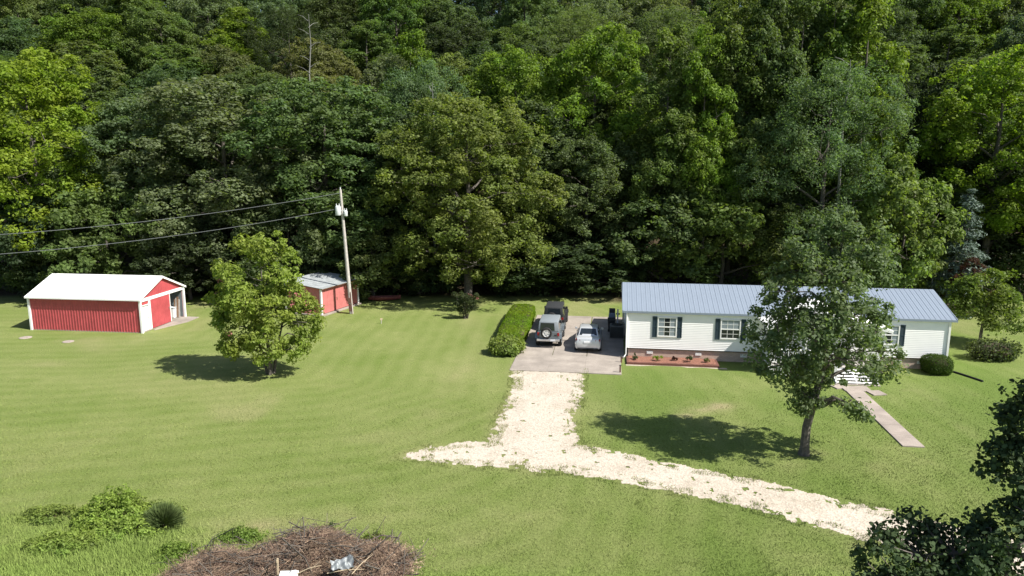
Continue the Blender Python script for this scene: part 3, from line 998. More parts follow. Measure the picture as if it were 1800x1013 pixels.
def tree(kind, px, D, top, width, col, label=None, group="trees of the wood behind the lawn", rot=None, z0=None, jit=.12, name="tree", cat="tree"):
    rng = random.Random(1000 + tree_n[0]); tree_n[0] += 1
    p = PR[kind]
    g = float(hill(0, D)) if z0 is None else z0
    ztop = zat(top, D)
    X = pxX(px, D, (g + ztop) / 2)
    if z0 is None: g = float(hill(X, D))
    h = max(2.0, ztop - g)
    sz = h / p.h
    zc = D * .984 + 1.5
    w = width / 1245 * zc / 2
    sxy = w / p.w
    r = rng.random() * 6.28 if rot is None else rot
    e = empty(name, (X, D, g - .1), r, label, cat, group)
    e.scale = (sxy, sxy, sz)
    t = put("trunk", p.trunk, e)
    c = put("crown", p.crown, e)
    k = COL[col]
    f = [1 + rng.uniform(-jit, jit) for _ in range(3)]
    b = 1 + rng.uniform(-jit, jit)
    c.color = (k[0] * f[0] * b, k[1] * b, k[2] * f[2] * b, 1)
    return e


# named trees of the front of the wood: kind, px, distance, top, width, colour, label
FRONT = [
    ('oak0', 62, 68.5, 92, 270, 'lime', "bright lime green tree rising at the left edge of the wood"),
    ('low0', 40, 66.0, 330, 190, 'deep', "very dark bushy tree behind the red barn's left end"),
    ('low1', 190, 65.5, 330, 200, 'mid', "mid green bushy tree right behind the red barn's white roof"),
    ('oak1', 255, 72, 170, 250, 'grey', "grey green round tree standing over the red barn's roof"),
    ('oak2', 400, 70, 145, 300, 'grey', "large dull green tree between the red barn and the crape myrtle's top"),
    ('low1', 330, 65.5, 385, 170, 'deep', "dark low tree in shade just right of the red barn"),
    ('oak3', 575, 70, 135, 290, 'mid', "mid green round tree behind the utility pole's top"),
    ('low0', 505, 66.5, 330, 190, 'dark', "dark bushy tree above the small red shed's roof"),
    ('low1', 655, 66.5, 385, 160, 'mid', "mid green low tree right of the utility pole at the lawn's edge"),
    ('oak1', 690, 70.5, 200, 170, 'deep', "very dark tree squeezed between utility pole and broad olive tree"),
    ('hero', 822, 66, 168, 300, 'olive', "broad olive green tree with low branches beyond the round shrub"),
    ('airy', 745, 76, 110, 180, 'grey', "grey green feathery tree whose pale stems rise behind the broad olive tree"),
    ('tall0', 725, 84, 40, 130, 'yellow', "narrow yellow green tree pointing up behind the feathery grey tree"),
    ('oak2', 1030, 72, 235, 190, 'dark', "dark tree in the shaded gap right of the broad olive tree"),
    ('oak0', 1045, 78, 55, 220, 'yellow', "yellow green tree high over the dark gap above the parked vehicles"),
    ('oak3', 905, 82, 82, 190, 'yellow', "yellow green tree behind the upper right of the broad olive tree"),
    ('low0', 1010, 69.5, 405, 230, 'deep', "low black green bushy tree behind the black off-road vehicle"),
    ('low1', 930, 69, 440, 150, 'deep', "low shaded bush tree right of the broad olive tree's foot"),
    ('tall1', 1172, 71, 40, 140, 'green', "tall green tree directly behind the left end of the house roof"),
    ('tall0', 1232, 69, 30, 120, 'yellow', "slender yellow green tree between two tall green trees behind the house"),
    ('tall1', 1345, 69.5, -40, 130, 'dark', "tall dark narrow tree behind the house right of its second window"),
    ('tall2', 1452, 70.5, -50, 130, 'green', "tall green tree rising straight behind the feathery grey green tree"),
    ('tall2', 1290, 70.5, -20, 140, 'green', "very tall green tree behind the house's second window"),
    ('tall0', 1400, 70, -60, 140, 'mid', "tallest mid green tree behind the yard tree's top"),
    ('tall1', 1510, 69, -55, 160, 'yellow', "tall yellow green tree with lit right side behind the yard tree"),
    ('airy', 1450, 65, 115, 240, 'grey', "grey green feathery tree drooping behind the yard tree"),
    ('low0', 1165, 69.5, 330, 210, 'dark', "dark leafy low tree behind the left end of the roof ridge"),
    ('low1', 1270, 68, 320, 200, 'green', "fresh green low tree behind the middle of the left roof"),
    ('low0', 1588, 61.5, 290, 190, 'olive', "rounded olive green tree behind the right half of the roof"),
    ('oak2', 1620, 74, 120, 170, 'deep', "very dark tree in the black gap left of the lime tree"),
    ('oak1', 1745, 66.5, 92, 270, 'lime', "bright lime green rounded tree at the right edge of the wood"),
    ('oak3', 1690, 70, 260, 230, 'deep', "very dark tree under the right lime green crown"),
    ('low1', 1800, 68.5, 350, 200, 'deep', "black green bushy tree at the right end of the wood"),
    ('conifer', 1694, 59.5, 350, 92, 'blue', "narrow silvery blue conifer behind the right end of the house"),
    ('low0', 1700, 58.5, 458, 74, 'red', "dark red leaved small tree beside the silvery conifer"),
    ('low1', 1390, 65.5, 360, 180, 'mid', "mid green low tree hidden behind the yard tree and roof"),
    ('low1', 120, 67, 390, 150, 'dark', "dark bush tree behind the left half of the barn's white roof"),
    ('low0', 450, 66, 420, 150, 'deep', "dark undergrowth tree seen left of the small red shed"),
    ('low1', 580, 68.5, 410, 150, 'dark', "dark green low tree right behind the small red shed"),
    ('low0', 735, 68.5, 420, 150, 'deep', "black green low tree under the broad olive tree's left branches"),
]
for t in FRONT:
    tree(*t, rot=None)

# the wood climbing the slope behind, row by row
LAND = [(0, 130, "far left of the red barn"), (130, 340, "over the red barn"), (340, 500, "over the crape myrtle"), (500, 660, "over the utility pole"), (660, 780, "over the round garden shrub"),
        (780, 930, "over the broad olive tree"), (930, 1090, "over the parked vehicles"), (1090, 1230, "over the house's left end"), (1230, 1380, "over the house's second window"),
        (1380, 1560, "over the yard tree"), (1560, 1680, "over the house's right end"), (1680, 1850, "over the right lime tree")]
ROWN = {0: "in the second row", 1: "in the third row", 2: "halfway up the slope", 3: "high on the slope", 4: "near the slope's top", 5: "below the crest", 6: "on the crest"}
rr = random.Random(77)
SPECIAL = {(1, 3): ('brown', 395), (1, 4): ('brown', 610)}
fill = []
rows = [(79, 165, 10.5), (91, 118, 10.5), (104, 68, 11), (119, 22, 12), (136, -25, 12), (156, -75, 13), (176, -125, 14)]
for ri, (D, top, sp) in enumerate(rows):
    step = sp / D * 1245
    px = -40 + rr.random() * step
    while px < 1850:
        pxx = px + rr.uniform(-.2, .2) * step
        kind = rr.choice(['oak0', 'oak1', 'oak2', 'oak3', 'oak0', 'oak2', 'tall0', 'tall1', 'tall2', 'airy'] if ri < 5 else ['oak0', 'oak1', 'oak2', 'oak3'])
        col = rr.choices(['dark', 'mid', 'grey', 'deep', 'green', 'olive', 'pale', 'yellow', 'brown'], [22, 22, 22, 6, 12, 5, 6, 3, 2])[0]
        if ri in (1, 2) and (abs(pxx - 395) < 60 or abs(pxx - 600) < 60): col = 'brown'; kind = 'oak1'
        tp = top + rr.uniform(-26, 30)
        if ri < 2 and 1120 < pxx < 1540 and ri == 0: px += step; continue
        wd = step * rr.uniform(1.12, 1.5) * (.75 if kind.startswith('tall') else 1)
        fill.append([ri, pxx, D + rr.uniform(-3, 3), tp, wd, kind, col])
        px += step
seen = {}
lab = {}
for f in fill:
    ri, px, D, tp, wd, kind, col = f
    lm = next((l[2] for l in LAND if l[0] <= px < l[1]), "far left of the red barn" if px < 0 else "over the right lime tree")
    sh = SHAPE[''.join(c for c in kind if not c.isdigit())]
    lab.setdefault((WORD[col], sh, ROWN[ri], lm), []).append(f)
for (cw, sh, rn_, lm), fs in lab.items():
    fs.sort(key=lambda f: f[1])
    for i, f in enumerate(fs):
        pre = "" if len(fs) == 1 else "leftmost " if i == 0 else "rightmost " if i == len(fs) - 1 else "middle "
        f.append((pre + "%s %s tree %s %s" % (cw, sh, rn_, lm)))
for ri, px, D, tp, wd, kind, col, lb in fill:
    tree(kind, px, D, tp, wd, col, lb)

# dead pale stems standing in the wood
for (px, D, top, bot, r, lb) in [(757, 71, 145, 290, .13, "bare white dead trunk standing above the broad olive tree"), (1492, 64, 105, 190, .13, "forked pale dead snag in front of the tall yellow green tree"),
                                 (540, 88, 25, 130, .10, "thin bleached trunk among the trees above the utility pole")]:
    z0, z1 = float(hill(pxX(px, D, 10), D)), zat(top, D); X = pxX(px, D, z1)
    e = empty("dead_tree", (X, D, z0 - .3), 0, lb, "dead tree", "pale dead trunks in the wood")
    h = z1 - z0 + .3; zb = zat(bot, D) - z0 + .3
    rg = random.Random(px); m = MB()
    m.tube([(0, 0, 0), (.1, 0, h * .4), (-.1, 0, zb), (.25, 0, (zb + h) / 2), (.15, 0, h)], [r * 1.3, r, r * .8, r * .55, .02], 6)
    part("trunk", m, M['pale_bark'], e, smooth=True)
    m = MB()
    for k in range(9):
        z = zb + (h - zb) * (k / 9.); a = rg.uniform(0, 6.28); L = rg.uniform(.8, 2.0)
        m.tube([(.05, 0, z), (L * .5 * math.cos(a), L * .5 * math.sin(a), z + L * .35), (L * math.cos(a), L * math.sin(a), z + L * .5)], [r * .4, r * .25, .015], 4)
    part("branch", m, M['pale_bark'], e)

# undergrowth at the foot of the wood
rng = np.random.default_rng(5)
n = 260
cx = rng.uniform(-56, 56, n); cy = 67.2 + rng.random(n) ** 1.5 * 9 + 1.5 * (fbm(cx / 5, cx * 0, 4, 2) - .5)
bad = (cx > 7) & (cx < 36); cy[bad] = 66 + rng.random(bad.sum()) * 7
cz = hill(cx, cy) + rng.random(n) * 1.6
P, Nn, ti = clump_leaves(np.stack([cx, cy, cz], 1), .7 + .9 * rng.random(n), 90, rng, .5, 0, .8)
P[:, 2] = np.maximum(P[:, 2], .02)
me = leaf_mesh("undergrowth", P, Nn, .15, rng, M['leaf'], tint=ti)
o = put("undergrowth", me); o.color = COL['dark'] + (1,); tag(o, kind='stuff')

# ------------------------------------------------------------------ yard trees and shrubs
# the tree on the front lawn
def yard_lobes(rng):
    return [(-1.3, -.9, 4.5, 1.4, 1.4, 1.1), (.4, -1.6, 4.9, 1.6, 1.4, 1.2), (2.7, .1, 4.75, 1.15, 1.2, .95), (-1.0, .9, 6.2, 1.5, 1.4, 1.2), (.9, -1.2, 6.6, 1.6, 1.4, 1.2), (1.9, .9, 6.4, 1.1, 1.3, 1.0),
            (.1, -1.0, 8.0, 1.4, 1.3, 1.1), (-1.5, .2, 7.4, 1.1, 1.2, .95), (-.6, .3, 8.9, .9, 1.0, .8), (1.6, .3, 8.3, 1.5, 1.5, 1.1), (.4, .6, 9.5, 1.1, 1.2, .9), (1.7, -.4, 9.3, 1.1, 1.1, .9), (2.55, .3, 8.0, .9, .9, .8), (-2.0, .2, 5.5, .9, .9, .8), (.2, 1.5, 5.4, 1.4, 1.2, 1.1), (-.6, -1.9, 6.2, 1.0, 1.0, .8),
            (1.3, -.9, 2.75, .7, .7, .4), (-.15, -.3, 2.6, .6, .7, .65), (1.8, -.8, 2.3, .5, .6, .3), (-.3, .2, 3.5, .9, .9, .6), (.8, .1, 3.6, .8, .8, .6), (.9, .1, 10.2, .8, .8, .6), (3.15, -.1, 3.85, .75, .75, .6), (.6, .4, 2.5, .6, .7, .45), (2.5, -.4, 5.6, .8, .8, .6)]


yt = proto(71, 10.6, 2.4, yard_lobes, 430, 70, .46, .085, [.30, .215, .19, .17, .14, .09, .04], up=.35, nth=1, aspect=.55, flat=.85, shell=.3, rn=.55,
           trunk=[(0, 0, -.15), (.02, 0, .35), (.03, 0, 1.3), (.25, 0, 2.4), (.55, 0, 4.0), (.7, .1, 6.2), (.9, .1, 8.8)])
e = empty("yard_tree", (13.05, 29.85, 0), 0, "open leafy grey green tree on the front lawn in front of the house porch", "tree")
put("trunk", yt.trunk, e); c = put("crown", yt.crown, e); c.color = (.132, .182, .082, 1)


# crape myrtle on the left lawn
def crape_lobes(rng):
    L = [(-.5, 0, 4.2, 2.0, 2.0, 1.8)]
    for (x, y, z, r) in [(-2.1, 0, 3.4, 1.0), (-2.3, .3, 4.9, 1.0), (-1.6, -.9, 6.0, 1.1), (-.6, .5, 7.3, 1.1), (.3, -.4, 7.6, 1.0), (1.1, .2, 7.2, .9), (1.0, -.8, 5.9, 1.2), (1.5, .2, 4.7, 1.1), (1.9, -.2, 3.2, 1.1), (.6, -1.5, 4.0, 1.3),
                         (-.8, -1.6, 4.6, 1.2), (.3, -1.5, 2.6, 1.1), (-1.3, -1.2, 2.2, 1.0), (1.6, -.7, 1.8, 1.0), (-2.0, -.4, 2.0, .9), (.4, -1.0, 1.5, .9), (-.6, -1.1, 1.4, .8), (2.2, 0, 2.3, .8), (2.3, .3, 4.0, .8), (-2.0, 1.3, 4.2, 1.0), (.5, 1.5, 4.0, 1.2), (-1.2, .2, 7.9, .7), (0.1, .3, 8.3, .6), (-2.9, -.3, 4.3, .6), (-2.9, .2, 2.7, .6), (2.7, .1, 3.2, .6), (1.9, .1, 6.4, .6), (-2.5, .1, 6.2, .6), (.9, .1, 8.2, .45), (2.4, -.2, 1.7, .5), (-2.4, -.3, 1.6, .5)]:
        L.append((x, y, z, r, r, r * .85))
    return L


cm = proto(81, 8.7, 1.5, crape_lobes, 430, 72, .44, .095, [.16, .13, .11, .09, .06, .03], nth=1, aspect=.55, flat=.85, shell=.4,
           trunk=[(0, 0, -.1), (0, 0, .4), (-.05, 0, 1.4), (-.15, 0, 3), (-.2, 0, 5), (-.2, 0, 7)])
e = empty("crape_myrtle", (-14.85, 42.0, 0), 0, "bushy yellow green flowering tree standing alone on the left lawn", "tree")
put("trunk", cm.trunk, e); c = put("crown", cm.crown, e); c.color = (.225, .285, .056, 1)
for k, (dx, dy) in enumerate(((.25, .1), (-.3, -.05), (.05, -.28))):
    m = MB(); m.tube([(dx * .6, dy, -.1), (dx * 1.4, dy * 1.4, 1.3), (dx * 3.2, dy * 3, 3.2), (dx * 4.2, dy * 4, 5)], [.10, .08, .06, .03], 6); part("stem", m, M['bark'], e, smooth=True)
rng = np.random.default_rng(8)
bl = np.array([(-3.0, 0, 5.0), (-2.9, -.4, 3.1), (-3.1, .2, 4.1), (2.2, -.5, 4.9), (2.5, -.3, 4.5), (1.9, -1.0, 4.6), (2.6, .1, 3.9), (-2.4, -.9, 5.9), (-1.6, -2.0, 3.0), (2.1, -.9, 5.1), (-2.0, -1, 1.9)])
P, Nn, ti = clump_leaves(bl, np.full(len(bl), .20), 16, rng, .3, 0, 1)
put("blossom", leaf_mesh("blossom", P, Nn, .06, rng, M['bloom'], .8), e)

# dark foreground tree in the near right corner
def near_lobes(rng):
    return [(-3.25, .2, 4.1, 1.35, 1.2, .75), (-2.2, .0, 4.3, 1.2, 1.1, .8), (-1.2, .4, 4.0, 1.1, 1.1, .7), (-3.9, .3, 3.4, .9, .9, .55), (-1.15, 0, 6.2, .75, .8, .75), (-.95, .3, 7.3, .75, .8, .7), (-.55, 0, 8.4, .65, .7, .6), (-.7, .2, 9.1, .5, .6, .4), (-1.3, -.3, 5.4, .6, .7, .5),
            (-.55, 0, 5.1, .7, .8, .6), (.9, .4, 5.3, 1.5, 1.5, 1.2), (1.2, 0, 7.0, 1.5, 1.4, 1.2), (1.0, .2, 8.6, 1.1, 1.1, 1.0), (-1.6, .2, 3.2, 1.6, 1.2, .7), (-2.9, 0, 2.9, 1.2, 1.1, .6)]


nt_ = proto(91, 9.4, 2.4, near_lobes, 380, 74, .36, .052, [.26, .22, .19, .16, .1, .05], nth=1, aspect=.72, hexa=True, flat=.8, shell=.3, rn=.9, mat='matte_leaf',
            trunk=[(.8, .3, -.2), (.75, .3, 1.0), (.6, .3, 2.5), (.5, .2, 4.5), (.6, .2, 6.5), (.6, .2, 8.3)])
e = empty("near_tree", (12.55, 14.6, 0), 0, "dark leaved tree closest to the viewer in the lower right corner", "tree")
put("trunk", nt_.trunk, e); c = put("crown", nt_.crown, e); c.color = (.055, .082, .036, 1)


# clipped shrubs: leaf shells over a dark core
def leafy_solid(name, surf_pts, surf_n, core_mb, loc, rz, col, label, cat, leaf=.05, group=None, rn=.6, seed=1, spread=.05):
    rng = np.random.default_rng(seed)
    e = empty(name, loc, rz, label, cat, group)
    part("stems", core_mb, M['core_shade'], e, smooth=True)  # one dark solid, no separate stems; inner shade is put into its colour
    P = surf_pts + rng.normal(size=surf_pts.shape) * spread
    P[:, 2] = np.maximum(P[:, 2], .03)
    ti = np.clip(.5 + .25 * rng.normal(size=len(P)), 0, 1)
    c = put("foliage", leaf_mesh("foliage", P, surf_n + rng.normal(size=P.shape) * rn, leaf, rng, M['leaf'], .65, tint=ti), e)
    c.color = col + (1,)
    return e


def super_pts(n, rx, ry, rz, rng, e=2.6, wob=.08):
    d = unit(rng.normal(size=(n, 3)))
    s = (np.abs(d[:, 0]) ** e + np.abs(d[:, 1]) ** e + np.abs(d[:, 2]) ** e) ** (-1 / e)
    p = d * s[:, None]
    k = 1 + wob * (fbm(d[:, 0] * 3 + 5, d[:, 1] * 3 + d[:, 2] * 2, 7, 3) - .5) * 2
    nn = np.sign(d) * np.abs(p) ** (e - 1)
    p = p * k[:, None] * np.array([rx, ry, rz])
    return p, unit(nn / np.array([rx, ry, rz]))


def boxwood(label, loc, rx, ry, rz, col, seed, leaf=.035, e=2.6, name="boxwood", cat="shrub", n=9000, wob=.08, spread=.03, rn=.6, group=None):
    rng = np.random.default_rng(seed)
    p, nn = super_pts(n, rx, ry, rz, rng, e, wob)
    p[:, 2] += rz * .96
    q = p[:, 2] > .02
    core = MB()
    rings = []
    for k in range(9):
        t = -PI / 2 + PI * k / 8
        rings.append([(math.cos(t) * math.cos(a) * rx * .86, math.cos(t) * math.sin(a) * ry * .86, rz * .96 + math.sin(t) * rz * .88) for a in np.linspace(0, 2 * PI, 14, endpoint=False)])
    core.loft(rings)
    return leafy_solid(name, p[q], nn[q], core, loc, 0, col, label, cat, leaf, group, rn, seed, spread)


boxwood("clipped dark green bush at the right front corner of the house", tuple(hp(18.85, -.75, 0)), .78, .75, .56, (.055, .095, .014), 1, e=3.2)
boxwood("rounded green bush on the left of the porch steps", tuple(hp(11.62, -3.05, 0)), .48, .48, .66, (.075, .12, .016), 2, e=2.5, n=6000)

# the long hedge beside the parking pad
rng = np.random.default_rng(12)
n = 42000
A, B = Vector((-.02, 49.2, 0)), Vector((.95, 58.2, 0))
ln = (B - A).length; hd = (B - A).normalized()
d = rng.random(n)
pp, nn = super_pts(n, 1.02, 1.0, .50, rng, 4.2, .05)
yy = pp[:, 1].copy()
pp[:, 1] = np.where(yy > .72, ln + (yy - .72) * 2.2, np.where(yy < -.72, (yy + .72) * 2.2, (yy + .72) / 1.44 * ln))
pp[:, 0] *= 1 + .10 * (fbm(pp[:, 1] / 1.2, pp[:, 0], 3, 3) - .5)
pp[:, 2] = pp[:, 2] * (1 + .14 * (fbm(pp[:, 1] / 1.1, pp[:, 0] / 1.1, 23, 3) - .5)) + .52
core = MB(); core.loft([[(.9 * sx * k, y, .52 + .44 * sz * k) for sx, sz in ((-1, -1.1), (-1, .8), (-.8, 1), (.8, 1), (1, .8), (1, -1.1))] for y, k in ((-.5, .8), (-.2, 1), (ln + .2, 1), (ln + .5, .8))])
leafy_solid("hedge", pp, nn, core, A, -math.atan2(hd.x, hd.y), (.150, .235, .016), "long clipped bright green hedge along the left of the parking pad", "hedge", .05, seed=3, spread=.03, rn=.35)
boxwood("lighter leafy bush at the near end of the clipped hedge", tuple(gx(890, 622)), 1.05, .95, .55, (.215, .275, .070), 5, leaf=.085, e=2.2, n=3800, wob=.25, spread=.09, rn=1.0)

# round dark shrub with red blossoms on the lawn by the wood
rng = np.random.default_rng(15)
sc = []
for k in range(60):
    a = rng.random() * 6.28; el = rng.random() ** .7
    sc.append((math.cos(a) * (.35 + .75 * el) * (rng.random() ** .4), math.sin(a) * (.35 + .75 * el) * (rng.random() ** .4), .25 + 1.75 * el))
sc = np.array(sc)
e = empty("garden_shrub", tuple(gx(818, 560)), 0, "dark upright shrub with red blossoms standing alone by the wood", "shrub")
P, Nn, ti = clump_leaves(sc, np.full(60, .26), 70, rng, .3, .3, 1, np.array([0, 0, .8]))
c = put("foliage", leaf_mesh("foliage", P, Nn, .055, rng, M['leaf'], tint=ti), e); c.color = (.055, .075, .03, 1)
m = MB()
for k in range(16): m.tube([(rng.normal() * .12, rng.normal() * .12, -.05), tuple(sc[k * 3] * .6), tuple(sc[k * 3])], [.03, .02, .008], 4)
part("stem", m, M['bark'], e)
P, Nn, ti = clump_leaves(np.array([(.5, -.3, 1.95), (.65, -.2, 1.85), (.95, 0, 1.75), (.35, -.3, 2.0)]), np.full(4, .16), 30, rng, .3, 0, 1)
put("blossom", leaf_mesh("blossom", P, Nn, .05, rng, M['bloom'], .8), e)

# small tree and bushes in the yard right of the house
def sapling_lobes(rng):
    return [(0, 0, 3.0, 1.6, 1.5, 1.3), (-1.3, 0, 2.6, 1.0, 1.0, .8), (1.3, .2, 3.1, .95, 1.0, .8), (-.4, -.5, 4.0, 1.1, 1.1, .75), (.8, .3, 4.3, .9, .9, .7), (.3, -.9, 1.9, 1.2, 1.1, .7), (-1.0, .2, 3.8, .8, .8, .6), (1.9, 0, 2.3, .6, .6, .5)]


sp_ = proto(101, 5, 1.2, sapling_lobes, 150, 75, .5, .085, [.10, .09, .07, .05, .03], nth=1, shell=.35, trunk=[(0, 0, -.1), (0, 0, .8), (.05, 0, 1.6), (.1, 0, 2.8), (.1, 0, 4.2)])
e = empty("small_tree", tuple(gx(1722, 606)), 0, "small fresh green tree on the lawn right of the house", "tree")
e.scale = (1.2, 1.2, 1.05); put("trunk", sp_.trunk, e); c = put("crown", sp_.crown, e); c.color = (.115, .165, .03, 1)
boxwood("low grey green shrub in front of the small tree right of the house", tuple(gx(1745, 632)), 1.5, .8, .62, (.085, .11, .045), 9, leaf=.085, e=2.0, n=2400, wob=.35, spread=.14, rn=1.0)
boxwood("small dark bush below the silvery conifer", tuple(gx(1665, 560)), .9, .8, .7, (.05, .075, .03), 10, leaf=.08, e=2.0, n=1800, wob=.35, spread=.14, rn=1.0)

# weeds of the near left corner
rng = np.random.default_rng(18)


def weed_clump(label, loc, rx, ry, h, n, leaf, col, seed, group=None):
    rng = np.random.default_rng(seed)
    k = n
    a = rng.random(k) * 6.28; r = rng.random(k) ** .6
    xx, yy = np.cos(a) * r * rx, np.sin(a) * r * ry
    hv = fbm(xx / rx * 2.2 + seed, yy / ry * 2.2, seed, 3)
    kk = hv > .36 - .2 * (r < .3); xx, yy, r, hv = xx[kk], yy[kk], r[kk], hv[kk]; k = len(xx)
    c = np.stack([xx, yy, h * (1 - r ** 1.6) * np.clip(.1 + 1.9 * (hv - .25), .15, 1.25) * (.6 + .4 * rng.random(k)) + .06], 1)
    P, Nn, ti = clump_leaves(c, .10 + .12 * rng.random(k), 24, rng, .5, 0, .9)
    P[:, 2] = np.maximum(P[:, 2], .01)
    e = empty("weed_clump", loc, 0, label, "weeds", group)
    o = put("foliage", leaf_mesh("foliage", P, Nn, leaf, rng, M['leaf'], .55, tint=ti), e); o.color = col + (1,)
    m = MB()
    for i in range(0, k, 3): m.tube([(c[i][0] * .6, c[i][1] * .6, -.02), tuple(c[i])], [.008, .004], 3)
    part("stem", m, M['twig'], e)
    return e


weed_clump("tall bright green weed mound at the lower left", (-14.4, 23.9, 0), 1.6, .95, 1.45, 460, .05, (.23, .32, .065), 3)
weed_clump("low sprawling weeds at the near side of the weed mound", (-13.9, 23.1, 0), 1.7, .7, .55, 260, .05, (.24, .33, .07), 4)
weed_clump("green weeds at the brush pile's upper left", (-9.4, 22.7, 0), .8, .4, .5, 90, .045, (.16, .24, .05), 5)
weed_clump("ragged weeds at the left edge of the picture beside the mowed grass", (-17.0, 24.2, 0), 1.1, .6, .5, 130, .05, (.19, .25, .06), 8)
weed_clump("low pale weeds between the tall weed mound and the spiky shrub", (-13.1, 24.4, 0), .9, .5, .55, 120, .045, (.19, .25, .07), 9)
weed_clump("broad leafy weeds low in the near left corner", (-15.3, 22.2, 0), 1.4, .7, .38, 170, .05, (.20, .275, .06), 11)
weed_clump("leafy weeds on the left flank of the brush pile", (-11.2, 21.6, 0), .7, .5, .5, 100, .045, (.17, .25, .05), 12)
weed_clump("small green sprout on top of the brush pile's far side", (-6.4, 22.7, 0), .35, .3, .62, 60, .04, (.07, .12, .03), 6)
weed_clump("low green weeds between the brush pile's two humps", (-4.75, 22.3, 0), .5, .3, .4, 70, .04, (.12, .18, .025), 7)
# spiky dark shrub
e = empty("spiky_shrub", (-12.55, 23.55, 0), 0, "dark spiky rounded shrub right of the tall weed mound", "shrub")
k = 5200
dd = unit(rng.normal(size=(k, 3)) + np.array([0, 0, .7])); dd[:, 2] = np.abs(dd[:, 2])
r1 = .55 + .40 * rng.random(k)
tip = dd * r1[:, None] * np.array([.95, .85, 1.0]); root = tip * (.35 + .4 * rng.random(k))[:, None]
side = unit(np.cross(dd, rng.normal(size=(k, 3)))) * .016
V = np.stack([root - side, root + side, tip], 1).reshape(-1, 3) + np.array([0, 0, .03])
o = put("foliage", np_mesh("foliage", V, np.arange(k * 3).reshape(k, 3), M['needle'], dict(tint=np.repeat(rng.random(k), 3))), e); o.color = (.095, .135, .045, 1)
m = MB(); m.tube([(0, 0, -.05), (.02, 0, .3), (.05, 0, .6)], [.05, .04, .02], 5); part("stem", m, M['bark'], e)


# ------------------------------------------------------------------ grass blades (near lawn, uncut corner, drive edges)
def blades(name, x, y, h, w, rng, bend=.5):
    n = len(x)
    a = rng.random(n) * 6.28; s = np.stack([np.cos(a), np.sin(a), np.zeros(n)], 1) * (w / 2)[:, None]
    b = rng.random(n) * 6.28; lean = np.stack([np.cos(b), np.sin(b), np.zeros(n)], 1) * (h * bend * rng.random(n))[:, None]
    R = np.stack([x, y, np.zeros(n) - .005], 1)
    V = np.stack([R - s, R + s, R + lean + np.stack([np.zeros(n), np.zeros(n), h], 1)], 1).reshape(-1, 3)
    rep = lambda q: np.repeat(q, 3)
    me = np_mesh(name, V, np.arange(n * 3).reshape(n, 3), M['blade'], dict(tint=rep(rng.random(n)), dry=rep(dry_mask(x, y)), lush=rep(lush_mask(x, y)), rich=rep(rich_mask(x, y)), mow=rep(mow_coord(x, y))))
    o = put(name, me); tag(o, kind='stuff'); return o


def off_paving(x, y):
    d = drive_sd(x, y) > .15
    wsd = seg_dist(x, y, [(WALK[0][0], WALK[0][1], .5), (WALK[1][0], WALK[1][1], .5)])
    a = (x - HO.x) * math.cos(HY) - (y - HO.y) * math.sin(HY); b = (x - HO.x) * math.sin(HY) + (y - HO.y) * math.cos(HY)
    pad_ = (a > -7.4) & (a < -.3) & (b > -3.95)
    hs = (a > -.1) & (a < HL + .1) & (b > -1.6)
    st_ = (a > 11.6) & (a < 14.9) & (b > -4.6)
    return d & (wsd > .02) & ~pad_ & ~hs & ~st_


rng = np.random.default_rng(30)
n = 330000
y = 18.5 + (rng.random(n) ** 1.35) * 26; x = (rng.random(n) - .5) * 2 * (y * .76 + 1.5)
k = off_paving(x, y) & (rng.random(n) < 1 - sstep(27, 43, y)); x, y = x[k], y[k]
h = .022 + .032 * rng.random(len(x)) + .03 * vnoise(x * 1.7, y * 1.7, 44) ** 2
blades("grass", x, y, h, np.full(len(x), .022) * (1 + (y - 18) / 30), rng, .9)
n = 90000
x = rng.uniform(-22, -7, n); y = rng.uniform(17, 25, n); k = rng.random(n) < lush_mask(x, y) * (.4 + fbm(x / 1.3, y / 1.3, 71, 3)); x, y = x[k], y[k]
h = .10 + .24 * rng.random(len(x)) * vnoise(x * .8, y * .8, 47) + .05
blades("tall_grass", x, y, h, np.full(len(x), .022), rng, .8)
n = 40000
x = rng.uniform(-22, 20, n); y = rng.uniform(17, 21.2, n); k = (rng.random(n) < lush_mask(x, y)) & off_paving(x, y); x, y = x[k], y[k]
blades("rough_grass", x, y, .07 + .14 * rng.random(len(x)) * vnoise(x, y, 49), np.full(len(x), .022), rng, .8)
n = 500000
x = rng.uniform(-6.5, 22, n); y = rng.uniform(18, 43, n); sd = drive_sd(x, y)
k = (np.abs(sd + .1) < .5) & (fbm(x * 1.9, y * 1.9, 52, 3) > .5); x, y = x[k], y[k]
k = rng.random(len(x)) < .5; x, y = x[k], y[k]
blades("drive_edge_grass", x, y, .05 + .09 * rng.random(len(x)), np.full(len(x), .024), rng, .9)


# ------------------------------------------------------------------ red barn
BY = math.radians(7.0)
barn = empty("red_barn", (-37.15, 53.45, 0), -BY, "large red metal barn with white roof and an open bay at its right end", "barn")
BL, BW, BE, BR = 9.15, 5.6, 2.72, 3.93


def rib_wall(mb, p0, p1, z0, z1, out, per=.23, dep=.022):
    """vertical ribbed sheet from p0 to p1 (2D)"""
    d = Vector(p1) - Vector(p0); L = d.length; d.normalize(); nrm = Vector((d.y, -d.x)) * out
    pts = []
    n = max(1, int(round(L / per))); q = L / n
    for i in range(n):
        for f, o in ((0, 0), (.55, 0), (.66, dep), (.88, dep)): pts.append(Vector(p0) + d * (i + f) * q + nrm * o)
    pts.append(Vector(p1))
    tops = z1 if callable(z1) else (lambda s: z1)
    lo = [(p.x, p.y, z0) for p in pts]; hi = [(p.x, p.y, tops((p - Vector(p0)).dot(d))) for p in pts]
    mb.loft([lo, hi], cap=False, closed=False)


def gz(s): return BE + (BR - BE) * (1 - abs(s - BW / 2) / (BW / 2)) - .08


